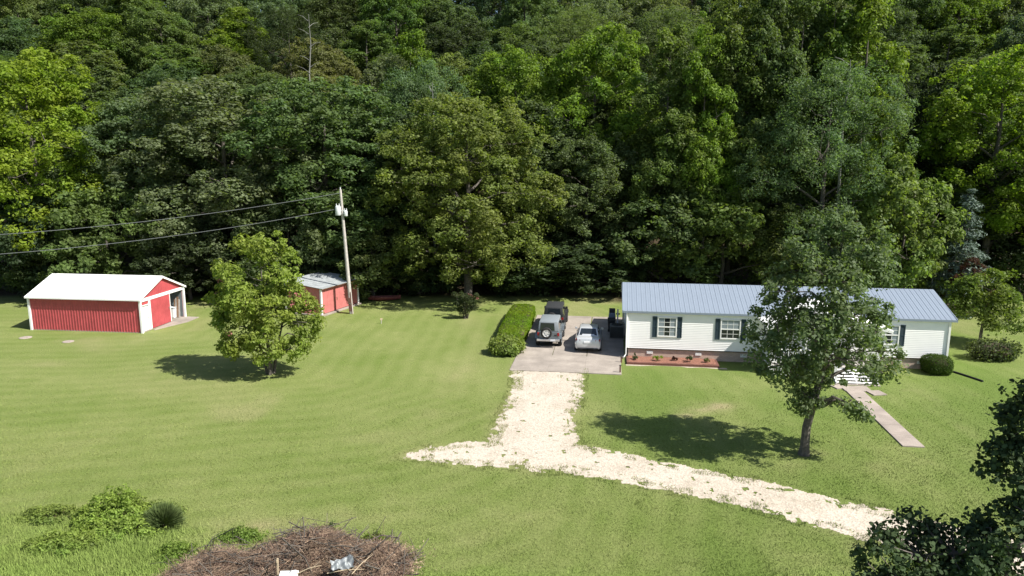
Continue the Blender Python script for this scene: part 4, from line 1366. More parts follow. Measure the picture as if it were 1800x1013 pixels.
mb = MB(); rib_wall(mb, (.05, 0), (BL - .05, 0), .02, BE - .05, 1); mb.bx(.05, BL - .05, .01, .05, .02, BE - .05); part("front_wall", mb, M['red_metal'], barn)
mb = MB(); rib_wall(mb, (BL - .05, BW), (.05, BW), .02, BE - .05, 1); mb.bx(.05, BL - .05, BW - .05, BW - .01, .02, BE - .05); part("back_wall", mb, [M['red_metal']], barn)
mb = MB(); mb.bx(BL - 3.6, BL - .08, BW - .08, BW - .055, .1, BE - .3); part("inner_wall", mb, M['dark_inside'], barn)
mb = MB(); rib_wall(mb, (0, BW - .05), (0, .05), .02, gz, 1); mb.prism([(.05, .02), (BW - .05, .02), (BW - .05, BE - .1), (BW / 2, BR - .12), (.05, BE - .1)], 'x', .01, .05); part("end_wall", mb, M['red_metal'], barn)
mb = MB(); mb.prism([(.02, .02), (BW - .02, .02), (BW - .02, BE - .1), (BW / 2, BR - .12), (.02, BE - .1)], 'x', BL - 3.7, BL - 3.66); part("partition", mb, M['dark_inside'], barn)
mb = MB(); mb.bx(-.02, BL + .02, -.02, BW + .02, -.1, .06); part("floor", mb, M['concrete'], barn)
# gable end: gable sheet, beam, walk door, sliding door, open bay
mb = MB(); rib_wall(mb, (BL, .15), (BL, BW - .15), BE - .12, gz, 1, .23, .02)
mb.prism([(.12, BE - .12), (BW - .12, BE - .12), (BW / 2, BR - .14)], 'x', BL - .06, BL - .01); part("gable_panel", mb, M['red_metal'], barn)
mb = MB(); mb.bx(BL - .05, BL + .06, .0, BW, BE - .36, BE - .12); part("beam", mb, M['white'], barn, bevel=.008)
mb = MB(); rib_wall(mb, (BL, .1), (BL, 1.03), 2.06, BE - .36, 1, .155, .015); mb.bx(BL - .05, BL - .01, .1, 1.03, 2.06, BE - .36); part("panel_over_door", mb, M['red_metal'], barn)
mb = MB(); mb.bx(BL - .12, BL - .06, .16, .96, .07, 2.04); d_ = part("walk_door", mb, M['white'], barn, bevel=.008)
mb = MB(); mb.lathe([(0, .09), (.03, .085), (.03, .05), (.012, .02)], (BL - .08, .86, 1.05), 'x', 10); part("handle", mb, M['chrome'], d_)
mb = MB()
for y0 in (.1, .97, 1.06): mb.bx(BL - .05, BL + .03, y0, y0 + .055, .06, BE - .36)
mb.bx(BL - .05, BL + .029, .155, .97, 2.04, 2.10); part("door_frame", mb, M['white'], barn)
mb = MB(); rib_wall(mb, (BL + .05, 1.16), (BL + .05, 3.62), .1, BE - .38, 1, .245, .012); mb.bx(BL + .01, BL + .045, 1.16, 3.62, .1, BE - .38); sd_ = part("sliding_door", mb, M['red_metal'], barn)
mb = MB(); mb.bx(BL + .01, BL + .075, 3.62, 3.68, .1, BE - .37); mb.bx(BL + .01, BL + .075, 1.10, 1.16, .1, BE - .37); part("door_edge", mb, M['white'], sd_)
mb = MB(); mb.box((BL + .10, 3.45, 1.25), (.05, .05, .22)); part("handle", mb, M['chrome'], sd_)
for (x, y) in ((0, 0), (BL, 0), (BL, BW), (0, BW)):
    mb = MB(); mb.box((x + (.03 if x else -.03), y + (.03 if y else -.03), BE / 2 - .02), (.16, .16, BE - .03)); part("corner_trim", mb, M['white'], barn, bevel=.008)
bth = math.atan2(BR - BE, BW / 2); bov = .22
mb = MB(); mb.prism([(-bov, BE - bov * math.tan(bth) - .02), (BW / 2, BR - .02), (BW + bov, BE - bov * math.tan(bth) - .02), (BW + bov, BE - bov * math.tan(bth) - .05), (BW / 2, BR - .06), (-bov, BE - bov * math.tan(bth) - .05)], 'x', -.15, BL + .15)
br_ = part("roof", mb, M['white'], barn)
nb = 10; bw_ = (BL + .34) / nb
bsh = rib_sheet(bw_, 4, (BW / 2 + bov) / math.cos(bth) + .02, .014).mesh("roof_panel", M['white_metal'])
for i in range(nb):
    o = put("roof_panel", bsh, br_, (-.17 + i * bw_, -bov - .01, BE - bov * math.tan(bth))); o.rotation_euler = (bth, 0, 0)
    o = put("roof_panel", bsh, br_, (-.17 + (i + 1) * bw_, BW + bov + .01, BE - bov * math.tan(bth))); o.rotation_euler = (bth, 0, PI)
mb = MB(); mb.prism([(BW / 2 - .14, BR - .02), (BW / 2, BR + .045), (BW / 2 + .14, BR - .02), (BW / 2, BR + .02)], 'x', -.18, BL + .18); part("ridge_cap", mb, M['white_metal'], br_)
for xx in (-.18, BL + .18):
    mb = MB(); zz = BE - bov * math.tan(bth)
    mb.prism([(-bov - .02, zz - .13), (BW / 2, BR - .13), (BW + bov + .02, zz - .13), (BW + bov + .02, zz + .02), (BW / 2, BR + .03), (-bov - .02, zz + .02)], 'x', xx - .018, xx + .018); part("rake_trim", mb, M['white'], br_)
mb = MB(); mb.bx(-.15, BL + .15, -bov - .05, -bov - .015, BE - bov * math.tan(bth) - .10, BE - bov * math.tan(bth) - .01); part("fascia", mb, M['white'], br_)
ap = MB(); ap.prism([(BL + .02, 3.3), (BL + .25, 1.0), (BL + .35, 1.0), (BL + 1.3, 3.9), (BL + 1.25, BW + .05), (BL + .02, BW + .1)], 'z', -.06, .05)
part("apron", ap, M['concrete'], barn, bevel=.012)
Bp = lambda x, y, z=0: Vector((-37.15 + x * math.cos(BY) + y * math.sin(BY), 53.45 - x * math.sin(BY) + y * math.cos(BY), z))
e = empty("storage_cabinet", Bp(BL - 1.2, BW - .5, .06), -BY, "low pale grey cabinet inside the red barn's open bay", "cabinet")
mb = MB(); mb.bx(-.85, .75, -.3, .3, .02, .85); part("body", mb, M['can'], e, bevel=.01)
mb = MB(); mb.bx(-.9, .8, -.34, .3, .853, .90); part("top", mb, M['can'], e)
for q in (-.45, .35):
    mb = MB(); mb.bx(q - .36, q + .36, -.325, -.303, .08, .8); part("door", mb, M['white'], e)
e = empty("wood_stack", Bp(BL - .45, BW - .55, .06), -BY, "upright brown planks leaning at the back of the barn's open bay", "planks")
for k in range(4):
    mb = MB(); mb.box((-.1 + .12 * k, .15, .78 + .05 * (k % 3)), (.15, .03, 1.5 + .1 * (k % 3)), rx=-.10); part("plank", mb, M['wood_grey'] if k % 2 else M['rust'], e)

# two concrete lids in the grass in front of the barn
for (px, py, r, lb) in ((45, 594, .42, "pale concrete lid in the grass below the barn's left corner"), (120, 601, .38, "pale concrete lid in the grass in front of the barn's middle")):
    p = gx(px, py); mb = MB(); mb.lathe([(0, .05), (r * .9, .045), (r, .03), (r, -.05)], (0, 0, 0), 'z', 18)
    mb.box((r * .3, 0, .06), (.12, .05, .03))
    o = part("tank_lid", mb, M['concrete_walk'], None); o.location = (p.x, p.y, .0); tag(o, lb, "concrete lid", "concrete lids in the left lawn")

# ------------------------------------------------------------------ small red shed
SA = math.atan2(63.3 - 58.2, -14.0 + 16.0)
shed = empty("red_shed", (-16.0, 58.25, 0), SA, "small red shed with grey metal roof and double doors behind the utility pole", "shed")
SL, SW, SE0, SE1 = 5.4, 3.6, 2.40, 2.78
mb = MB(); rib_wall(mb, (.1, 0), (1.95, 0), .16, SE0 - .06, 1, .30, .012); mb.bx(.1, 1.95, .01, .05, .16, SE0 - .06); part("door", mb, M['red_shed'], shed)
mb = MB(); rib_wall(mb, (2.05, 0), (4.35, 0), .16, SE0 - .06, 1, .30, .012); mb.bx(2.05, 4.35, .01, .05, .16, SE0 - .06); part("door", mb, M['red_shed'], shed)
mb = MB(); rib_wall(mb, (4.45, 0), (SL - .1, 0), .16, SE0 - .06, 1, .30, .012); mb.bx(4.45, SL - .1, .01, .05, .16, SE0 - .06); part("front_panel", mb, M['red_shed'], shed)
mb = MB(); mb.bx(.05, SL - .05, .06, .10, .12, SE0 - .05); part("front_wall", mb, M['trim_dark'], shed)  # near-black backing sheet; shade of the door gaps is put into its colour
for x in (1.8, 2.2):
    mb = MB(); mb.box((x, -.03, 1.15), (.04, .05, .25)); part("handle", mb, M['rust'], shed)
for x, o_ in ((0, 1), (SL, -1)):
    mb = MB(); f_ = lambda s: SE0 + (SE1 - SE0) * s / SW - .06
    if o_ > 0: rib_wall(mb, (0, SW - .05), (0, .05), .12, lambda s: f_(SW - s), 1, .3, .012)
    else: rib_wall(mb, (SL, .05), (SL, SW - .05), .12, f_, 1, .3, .012)
    xa = .01 if o_ > 0 else SL - .05
    mb.prism([(.05, .12), (SW - .05, .12), (SW - .05, SE1 - .08), (.05, SE0 - .06)], 'x', xa, xa + .04); part("end_wall", mb, M['red_shed'], shed)
mb = MB(); mb.bx(.05, SL - .05, SW - .05, SW, .12, SE1 - .06); part("back_wall", mb, M['red_shed'], shed)
for x in (0, SL):
    for y, zz in ((0, SE0), (SW, SE1)):
        mb = MB(); mb.box((x, y, zz / 2 + .02), (.15, .15, zz - .1)); part("corner_trim", mb, M['white'], shed, bevel=.008)
mb = MB(); mb.bx(-.15, SL + .15, -.25, SW + .15, -.1, .11); part("slab", mb, M['concrete'], shed, bevel=.01)
sth = math.atan2(SE1 - SE0, SW)
ns = 6; sw_ = (SL + .4) / ns
ssh = rib_sheet(sw_, 4, SW + .55, .016).mesh("roof_panel", M['roof_grey'])
mb = MB(); mb.prism([(-.28, SE0 - .09), (SW + .2, SE1 - .035), (SW + .2, SE1 - .005), (-.28, SE0 - .055)], 'x', -.18, SL + .18); sr = part("roof", mb, M['rust'], shed)
for i in range(ns):
    o = put("roof_panel", ssh, sr, (-.2 + i * sw_, -.3, SE0 - .03 + .004 * (i % 2))); o.rotation_euler = (sth, 0, 0)
# red hull by the wood, its shade put into a darkened red
p = gx(676, 529); rng = np.random.default_rng(3)
e = empty("red_canoe", (p.x, p.y, 0), .15, "long low red object lying at the wood's edge right of the red shed", "boat")
rings = []
for t in np.linspace(-1, 1, 11):
    w = .42 * (1 - abs(t) ** 2.4) + .02; zk = .12 * abs(t) ** 3
    rings.append([(t * 1.5, w * math.cos(a), .40 + zk - .36 * math.sin(a)) for a in np.linspace(0, PI, 9)])
m = MB(); m.loft(rings, cap=False, closed=False); part("hull", m, M['shaded_red'], e, smooth=True)
m = MB()
for sgn in (-1, 1): m.tube([(t * 1.5, sgn * (.42 * (1 - abs(t) ** 2.4) + .02), .41 + .12 * abs(t) ** 3) for t in np.linspace(-1, 1, 11)], .02, 5)
part("rim", m, M['wood_brown'], e)

# ------------------------------------------------------------------ utility pole and wires
PB_ = Vector((-13.75, 59.3, 0)); PT = Vector((-14.25, 59.3, 10.55))
pole = empty("utility_pole", PB_, 0, "leaning grey wooden utility pole with transformer cans beside the red shed", "utility pole")
pt = lambda z: (PT - PB_) * (z / 10.55)
mb = MB(); mb.tube([pt(-.4), pt(1.5), pt(5), pt(10.55)], [.17, .165, .14, .10], 10); part("pole", mb, M['wood_grey'], pole, smooth=True)
mb = MB(); q = pt(1.1); mb.tube([pt(-.1) + Vector((.10, -.15, 0)), pt(1.9) + Vector((.10, -.15, 0))], .04, 6); mb.box((q.x - .02, -.24, 1.2), (.26, .16, .42)); mb.box((q.x - .02, -.20, .55), (.18, .10, .6)); part("meter_box", mb, M['wood_brown'], pole)


def can(nm, c, r, h):
    m = MB(); m.lathe([(0, -h / 2), (r * .9, -h / 2), (r, -h / 2 + .04), (r, h / 2 - .05), (r * .85, h / 2), (r * .3, h / 2 + .05), (0, h / 2 + .06)], c, 'z', 14)
    for dx in (-.1, .1): m.lathe([(0, 0), (.035, 0), (.05, .06), (.03, .1), (.045, .16), (.02, .22), (0, .22)], (c[0] + dx * r / .2, c[1], c[2] + h / 2), 'z', 8)
    return part(nm, m, M['can'], pole, smooth=True)


q = pt(8.75); can("transformer", (q.x - .33, -.1, 8.78), .23, .75); can("lightning_arrester", (q.x + .30, -.1, 8.55), .16, .42)
mb = MB(); mb.box((q.x, -.05, 8.8), (.5, .10, .10)); mb.box((q.x, -.05, 8.55), (.45, .08, .08)); part("bracket", mb, M['can'], pole)
mb = MB(); mb.lathe([(0, 0), (.04, 0), (.06, .08), (.035, .12), (.05, .2), (0, .24)], (pt(10.5).x, 0, 10.5), 'z', 8); part("insulator", mb, M['can'], pole)
for (z0, z1, sag, lb) in ((10.25, 8.6, 2.28, "upper overhead wire from the pole's top past the barn"), (9.0, 7.2, 2.45, "lower overhead wire from the pole's cans past the barn")):
    pts = []
    A_ = PB_ + pt(z0)
    for i in range(33):
        t = i / 32; pts.append((A_.x + (-75 - A_.x) * t, A_.y + (45 - A_.y) * t, z0 + (z1 - z0) * t - 4 * sag * t * (1 - t)))
    mb = MB(); mb.tube(pts, .019, 5); o = part("overhead_wire", mb, M['wire'], None, smooth=True); tag(o, lb, "wire", "overhead wires to the pole")

# lamp post behind the house
p = Vector((pxX(1647, 66, 6), 66, 0))
e = empty("lamp_post", p, 0, "thin dark lamp post behind the right end of the house roof", "lamp post")
h = zat(434, 66)
mb = MB(); mb.tube([(0, 0, -.2), (0, 0, h * .5), (.05, 0, h)], [.075, .06, .05], 8); part("post", mb, M['wire'], e, smooth=True)
mb = MB(); mb.tube([(.03, 0, h - .1), (.2, 0, h + .05), (.45, 0, h + .06)], .03, 6); part("arm", mb, M['can'], e)
mb = MB(); mb.lathe([(0, .14), (.09, .12), (.22, .02), (.24, -.03), (.10, -.06), (0, -.07)], (.1, 0, h + .06), 'z', 12); part("lamp_head", mb, M['can'], e, smooth=True)


# ------------------------------------------------------------------ vehicles
def wheel(parent, c, r, w, side, rimmat):
    m = MB(); m.lathe([(r * .56, -w / 2 + .01), (r * .9, -w / 2), (r, -w / 2 + .04), (r, w / 2 - .04), (r * .9, w / 2), (r * .56, w / 2 - .01)], (0, 0, 0), 'x', 22)
    wh = put("wheel", m.mesh("tyre", M['rubber'], smooth=True), parent, c)
    m = MB(); s = side
    m.lathe([(0, s * w * .34), (r * .16, s * w * .36), (r * .2, s * w * .25), (r * .5, s * w * .30), (r * .58, s * w * .46), (r * .58, -s * w * .2)], (0, 0, 0), 'x', 20)
    for k in range(5):
        a = k * 2 * PI / 5; m.box((s * w * .31, math.cos(a) * r * .33, math.sin(a) * r * .33), (.03, .07, r * .38), rx=a - PI / 2)
    put("rim", m.mesh("rim", rimmat, smooth=False), wh)
    return wh


def frustum(mb, b, t, z0, z1):
    """b, t = (x0,x1,y0,y1) at bottom and top"""
    mb.loft([[(q[0], q[2], z), (q[1], q[2], z), (q[1], q[3], z), (q[0], q[3], z)] for q, z in ((b, z0), (t, z1))])


def off_roader(label, loc, rz, paint, topm, soft=False):
    e = empty("off_road_vehicle", loc, rz, label, "off-road vehicle")
    m = MB()
    m.prism([(-2.0, .58), (-1.62, .58), (-1.55, .72), (1.0, .60), (2.0, .72), (2.02, 1.06), (.86, 1.16), (.72, 1.14), (-2.0, 1.14)], 'x', -.76, .76)
    part("body", m, paint, e, bevel=.035, smooth=True)
    m = MB(); m.prism([(-1.9, .40), (1.9, .40), (1.9, .58), (-1.9, .58)], 'x', -.55, .55); part("chassis", m, M['black_plastic'], e)
    for sx in (-1, 1):
        for yc in (-1.28, 1.32):
            m = MB(); x0, x1 = sx * .70, sx * .93
            arch = [(-.62, .62), (-.50, .92), (-.34, 1.0), (.34, 1.0), (.50, .92), (.62, .62), (.56, .62), (.45, .86), (.31, .93), (-.31, .93), (-.45, .86), (-.56, .62)]
            m.prism([(yc + a, b) for a, b in arch], 'x', min(x0, x1), max(x0, x1)); part("fender_flare", m, M['black_plastic'] if soft else paint, e)
            wheel(e, (sx * .78, yc, .40), .40, .26, sx, M['chrome'])
    # windscreen frame, hard or soft top
    m = MB(); frustum(m, (-.74, .74, -1.98, .78), (-.66, .66, -1.90, .46), 1.145, 1.84); part("hardtop" if not soft else "soft_top", m, topm, e, bevel=.06, smooth=True)

    def lerp_face(side, u0, u1, w0, w1, nm, mat):
        bq, tq = ((-.74, .74, -1.98, .78), (-.66, .66, -1.90, .46)); z0, z1 = 1.145, 1.84
        mm = MB(); vs = []
        for u, w in ((u0, w0), (u1, w0), (u1, w1), (u0, w1)):
            x0, x1, y0, y1 = [bq[i] * (1 - w) + tq[i] * w for i in range(4)]; z = z0 + (z1 - z0) * w
            pnt = {'rear': (x0 + (x1 - x0) * u, y0 - .012, z), 'front': (x0 + (x1 - x0) * u, y1 + .012, z), 'l': (x0 - .012, y0 + (y1 - y0) * u, z), 'r': (x1 + .012, y0 + (y1 - y0) * u, z)}[side]
            vs.append(Vector(pnt))
        inn = {'rear': Vector((0, .03, 0)), 'front': Vector((0, -.03, 0)), 'l': Vector((.03, 0, 0)), 'r': Vector((-.03, 0, 0))}[side]
        mm.loft([vs, [v + inn for v in vs]]); return part(nm, mm, mat, e)
    lerp_face('rear', .10, .80 if not soft else .88, .10, .86, "rear_window", M['car_glass'])
    lerp_face('front', .06, .94, .10, .90, "windscreen", M['car_glass'])
    for s in ('l', 'r'):
        for u0, u1 in ((.05, .34), (.38, .64), (.68, .94)): lerp_face(s, u0, u1, .14, .84, "side_window", M['car_glass'])
    # tailgate, spare wheel, bumper, lamps, mirrors
    m = MB(); m.bx(-.62, .62, -2.035, -2.0, .66, 1.12); tg = part("tailgate", m, paint, e, bevel=.01)
    m = MB(); m.bx(.42, .58, -2.06, -2.036, .86, .94); part("handle", m, M['black_plastic'], tg)
    m = MB(); m.lathe([(.20, -.02), (.35, -.02), (.39, -.05), (.39, -.20), (.35, -.24), (.24, -.245)], (-.12, -2.03, 1.08), 'y', 22); sp = part("spare_wheel", m, M['rubber'], e, smooth=True)
    m = MB(); m.lathe([(0, -.24), (.08, -.245), (.10, -.21), (.22, -.225), (.255, -.25), (.255, -.05)], (-.12, -2.03, 1.08), 'y', 20)
    for k in range(5): m.box((-.12 + math.cos(k * 1.2566) * .15, -2.265, 1.08 + math.sin(k * 1.2566) * .15), (.16, .02, .05), ry=-k * 1.2566)
    part("rim", m, M['lamp_clear'], sp, smooth=True)
    m = MB(); m.bx(-.80, .80, -2.22, -2.06, .50, .66); part("rear_bumper", m, M['chrome'] if not soft else M['black_plastic'], e, bevel=.02)
    m = MB(); m.bx(.16, .50, -2.232, -2.221, .52, .65); part("number_plate", m, M['plate'], e)
    m = MB(); m.bx(-.78, .78, 2.03, 2.18, .50, .68); part("front_bumper", m, M['black_plastic'], e, bevel=.02)
    m = MB()
    for k in range(7): m.bx(-.33 + k * .105, -.27 + k * .105, 2.005, 2.03, .76, 1.02)
    part("grille", m, M['black_plastic'], e)
    for sx in (-1, 1):
        m = MB(); m.bx(sx * .70 - .07, sx * .70 + .07, -2.07, -2.0, .86, 1.08); part("tail_light", m, M['tail_red'], e, bevel=.008)
        m = MB(); m.lathe([(0, .05), (.09, .04), (.10, 0)], (sx * .50, 2.0, .9), 'y', 14); part("headlight", m, M['lamp_clear'], e)
        m = MB(); m.bx(sx * .84 - .09, sx * .84 + .09, .60, .70, 1.20, 1.40); m.tube([(sx * .70, .62, 1.2), (sx * .84, .64, 1.25)], .02, 5); part("mirror", m, M['black_plastic'], e, bevel=.01)
        m = MB(); m.bx(sx * .90 - .05, sx * .90 + .05, -.62, .66, .44, .50); part("side_step", m, M['black_plastic'], e)
    return e


gl = .055
j1 = Vector((2.50, 47.75, gl)); fw = Vector((math.sin(HY), math.cos(HY), 0))
off_roader("grey off-road vehicle with spare wheel on its tailgate beside the hedge", j1 + fw * 2.2, -HY, M['grey_paint'], M['grey_top'])
off_roader("black soft topped off-road vehicle parked ahead of the grey one", j1 + fw * 7.1 + Vector((-.05, 0, 0)), -HY, M['black_paint'], M['black_cloth'], True)


def sedan(label, loc, rz):
    e = empty("sedan_car", loc, rz, label, "car")
    def ring(y, wb, wm, wt, zb, zm, zt, zc):
        half = [(wb, zb), (wm, zb + .10), (wm + .01, (zb + zm) / 2 + .06), (wm - .01, zm), (wt, zt), (wt * .55, zc)]
        return [(x, y, z) for x, z in half] + [(-x, y, z) for x, z in reversed(half)]
    R = [ring(-2.33, .62, .70, .60, .34, .62, .70, .72), ring(-2.27, .74, .82, .70, .28, .68, .93, .97), ring(-2.05, .80, .88, .76, .24, .74, 1.00, 1.045), ring(-1.6, .82, .90, .78, .24, .76, 1.0, 1.05),
         ring(-.6, .83, .905, .80, .22, .77, .97, 1.0), ring(.5, .83, .905, .80, .22, .76, .95, .99), ring(1.1, .82, .90, .77, .22, .74, .93, .985), ring(1.7, .80, .88, .74, .22, .70, .87, .91), ring(2.1, .74, .83, .68, .24, .62, .77, .80), ring(2.3, .62, .70, .55, .30, .52, .60, .62)]
    m = MB(); m.loft(R); part("body", m, M['silver'], e, smooth=True)
    def cab(y, w0, w1, z0, z1): return [(w0, y, z0), (w1, y, z1), (w1 * .6, y, z1 + .03), (-w1 * .6, y, z1 + .03), (-w1, y, z1), (-w0, y, z0)]
    m = MB(); m.loft([cab(-1.62, .70, .68, 1.0, 1.02), cab(-.86, .74, .585, .98, 1.385), cab(-.5, .75, .60, .97, 1.42), cab(.15, .75, .60, .96, 1.42), cab(.45, .74, .585, .95, 1.385), cab(1.18, .70, .68, .94, .965)])
    part("cabin", m, M['silver'], e, smooth=True)
    def slab(vs, inn, nm, mat):
        mm = MB(); vs = [Vector(v) for v in vs]; mm.loft([vs, [v + Vector(inn) for v in vs]]); return part(nm, mm, mat, e)
    slab([(-.60, -1.56, 1.075), (.60, -1.56, 1.075), (.50, -.93, 1.40), (-.50, -.93, 1.40)], (0, .03, -.03), "rear_window", M['car_glass'])
    slab([(-.62, 1.12, 1.035), (.62, 1.12, 1.035), (.52, .52, 1.405), (-.52, .52, 1.405)], (0, -.03, -.03), "windscreen", M['car_glass'])
    for s in (-1, 1):
        slab([(s * .755, -1.12, 1.0), (s * .762, -.42, .995), (s * .632, -.42, 1.37), (s * .630, -.78, 1.345)], (-s * .03, 0, 0), "side_window", M['car_glass'])
        slab([(s * .762, -.36, .995), (s * .755, .78, .985), (s * .628, .38, 1.355), (s * .632, -.36, 1.37)], (-s * .03, 0, 0), "side_window", M['car_glass'])
        m = MB(); m.bx(s * .93 - .08, s * .93 + .08, .62, .74, .98, 1.10); m.bx(s * .82 - .06, s * .82 + .06, .66, .70, .99, 1.02); part("mirror", m, M['silver'], e, bevel=.02)
        m = MB(); m.loft([[(s * .83, -2.17, .80), (s * .83, -2.0, .82), (s * .84, -2.0, .95), (s * .80, -2.17, .93)], [(s * .52, -2.31, .80), (s * .52, -2.2, .82), (s * .52, -2.2, .95), (s * .52, -2.295, .93)]]); part("tail_light", m, M['tail_red'], e)
        m = MB(); m.loft([[(s * .80, 1.95, .66), (s * .80, 1.8, .66), (s * .78, 1.8, .78), (s * .78, 1.95, .76)], [(s * .50, 2.2, .64), (s * .50, 2.1, .64), (s * .50, 2.1, .76), (s * .50, 2.17, .74)]]); part("headlight", m, M['lamp_clear'], e)
        for yc in (-1.38, 1.42):
            wheel(e, (s * .80, yc, .325), .325, .21, s, M['chrome'])
            m = MB(); m.lathe([(.33, s * .115), (.375, s * .118), (.375, -s * .1)], (s * .80, yc, .335), 'x', 22); part("wheel_arch", m, M['black_plastic'], e)
        m = MB(); m.bx(s * .45 - .09, s * .45 + .09, -2.34, -2.25, .23, .30); part("exhaust", m, M['black_plastic'], e)
    m = MB(); m.bx(-.70, .70, -2.375, -2.22, .30, .36); part("bumper_valance", m, M['black_plastic'], e, bevel=.02)
    m = MB(); m.bx(-.27, .27, -2.355, -2.30, .70, .82); part("number_plate", m, M['plate'], e)
    return e


sedan("silver four door sedan parked in the middle of the concrete pad", Vector((5.12, 46.45, gl)) + fw * 2.35, -HY)

# ------------------------------------------------------------------ things by the house's left end
p = hp(-.66, 5.25, .05)
e = empty("air_conditioner", p, -HY, "dark boxy outdoor air conditioner against the house's left end wall", "air conditioner")
m = MB(); m.bx(-.5, .5, -.45, .45, .06, .98); part("case", m, M['hvac'], e, bevel=.02)
m = MB()
for k in range(13): m.bx(-.46, .46, -.475, -.452, .14 + .06 * k, .165 + .06 * k)
part("louvre", m, M['black_plastic'], e)
m = MB(); m.lathe([(0, 1.02), (.08, 1.03), (.12, 1.0), (.34, 1.0), (.38, 1.03), (.40, .98)], (0, 0, 0), 'z', 20)
for k in range(6): m.box((.2 * math.cos(k * PI / 6), .2 * math.sin(k * PI / 6) * 0, 1.012), (.72, .012, .012), rz=k * PI / 6)
part("fan_grille", m, M['black_plastic'], e)
m = MB(); m.bx(-.56, .56, -.5, .5, -.01, .055); part("base", m, M['concrete'], e)
p = hp(-1.05, 6.8, .05)
e = empty("wheelie_bin", p, -HY, "tall black lidded bin behind the air conditioner", "bin")
m = MB(); frustum(m, (-.22, .22, -.24, .24), (-.28, .28, -.32, .32), .10, 1.0); part("body", m, M['black_plastic'], e, bevel=.02)
m = MB(); m.prism([(-.35, 1.0), (-.33, 1.06), (.30, 1.10), (.36, 1.0)], 'x', -.30, .30); part("lid", m, M['black_plastic'], e, bevel=.015)
for sx in (-1, 1):
    m = MB(); m.lathe([(0, .03), (.10, .03), (.10, -.03), (0, -.03)], (sx * .24, .28, .10), 'x', 12); part("wheel", m, M['rubber'], e)
m = MB(); m.tube([(-.25, .38, .98), (.25, .38, .98)], .02, 6); part("handle", m, M['black_plastic'], e)
p = hp(-1.0, 9.6, .02)
e = empty("barbecue_grill", p, -HY, "blue grey covered barbecue grill at the back corner of the pad", "grill")
m = MB(); frustum(m, (-.30, .30, -.30, .30), (-.24, .24, -.24, .24), .45, 1.0); part("cover", m, M['blue_cover'], e, bevel=.04, smooth=True)
m = MB(); m.prism([(-.24, 1.0), (-.2, 1.22), (0, 1.34), (.2, 1.22), (.24, 1.0)], 'x', -.24, .24); part("lid", m, M['black_plastic'], e, bevel=.03)
for sx in (-1, 1):
    for sy in (-1, 1):
        m = MB(); m.tube([(sx * .24, sy * .22, -.02), (sx * .22, sy * .2, .5)], .022, 6); part("leg", m, M['black_plastic'], e)
m = MB(); m.bx(.30, .62, -.2, .2, .86, .90); part("side_shelf", m, M['black_plastic'], e)
# two short posts at the pad's near right corner
for (px, py, hh, lb) in ((1092, 638, .36, "short red brown post by the downspout at the pad's edge"), (1090, 656, .42, "short red brown post at the pad's near right corner")):
    q = gx(px, py)
    e = empty("marker_post", (q.x, q.y, .04), .2, lb, "post", "short posts at the pad's right edge")
    m = MB(); m.bx(-.04, .04, -.04, .04, -.06, hh); part("post", m, M['wood_brown'], e, bevel=.006)
    m = MB(); m.prism([(-.055, hh), (-.055, hh + .03), (0, hh + .07), (.055, hh + .03), (.055, hh)], 'x', -.055, .055); part("cap", m, M['black_plastic'], e)
# plants in the mulch
rng = np.random.default_rng(50)
for (a, bq, r, cc, lb) in ((.55, -.8, .20, 'deep', "dark small plant at the left end of the mulch bed"), (1.95, -.9, .24, 'lime', "yellow green small plant in the mulch bed under the first window"),
                           (4.0, -.85, .24, 'deep', "dark small plant in the mulch bed between the windows"), (4.95, -.9, .20, 'brown', "brown dry plant near the right end of the mulch bed"),
                           (3.0, -.75, .16, 'red', "small reddish flowering plant in the middle of the mulch bed")):
    q = hp(a, bq, .16)
    e = empty("bed_plant", q, 0, lb, "plant", "small plants in the mulch bed")
    cc3 = rng.normal(size=(9, 3)) * r * .45; cc3[:, 2] = np.abs(cc3[:, 2]) + r * .5
    P, Nn, ti = clump_leaves(cc3, np.full(9, r * .5), 22, rng, .4, 0, 1)
    o = put("foliage", leaf_mesh("foliage", P, Nn, .05, rng, M['leaf'], tint=ti), e); o.color = COL[cc] + (1,)
    m = MB(); m.tube([(0, 0, -.08), (0, 0, r)], [.02, .01], 5); part("stem", m, M['bark'], e)
# black drain pipe on the lawn right of the corner bush
q0, q1 = gx(1676, 655), gx(1728, 672)
m = MB(); pts = [q0.lerp(q1, t) + Vector((0, .12 * math.sin(t * 3), .05)) for t in np.linspace(0, 1, 12)]
m.tube(pts, .055, 8)
for i in range(40):
    c_ = q0.lerp(q1, i / 40) + Vector((0, .12 * math.sin(i / 40 * 3), .05)); d2 = (q1 - q0).normalized() * .01
    m.tube([c_ - d2, c_ + d2], .063, 8)
o = part("drain_pipe", m, M['black_plastic'], None); tag(o, "black corrugated drain pipe lying on the lawn right of the corner bush", "pipe")
# small yard stake on the lawn
q = gx(670, 569)
e = empty("yard_stake", (q.x, q.y, 0), 0, "small pale stake on the lawn between the utility pole and round shrub", "stake")
m = MB(); m.tube([(0, 0, -.05), (.03, 0, .42)], .035, 6); part("post", m, M['wood_grey'], e)
m = MB(); m.box((.03, -.02, .36), (.17, .03, .16), rz=.3); part("tag", m, M['wood_pale'], e)
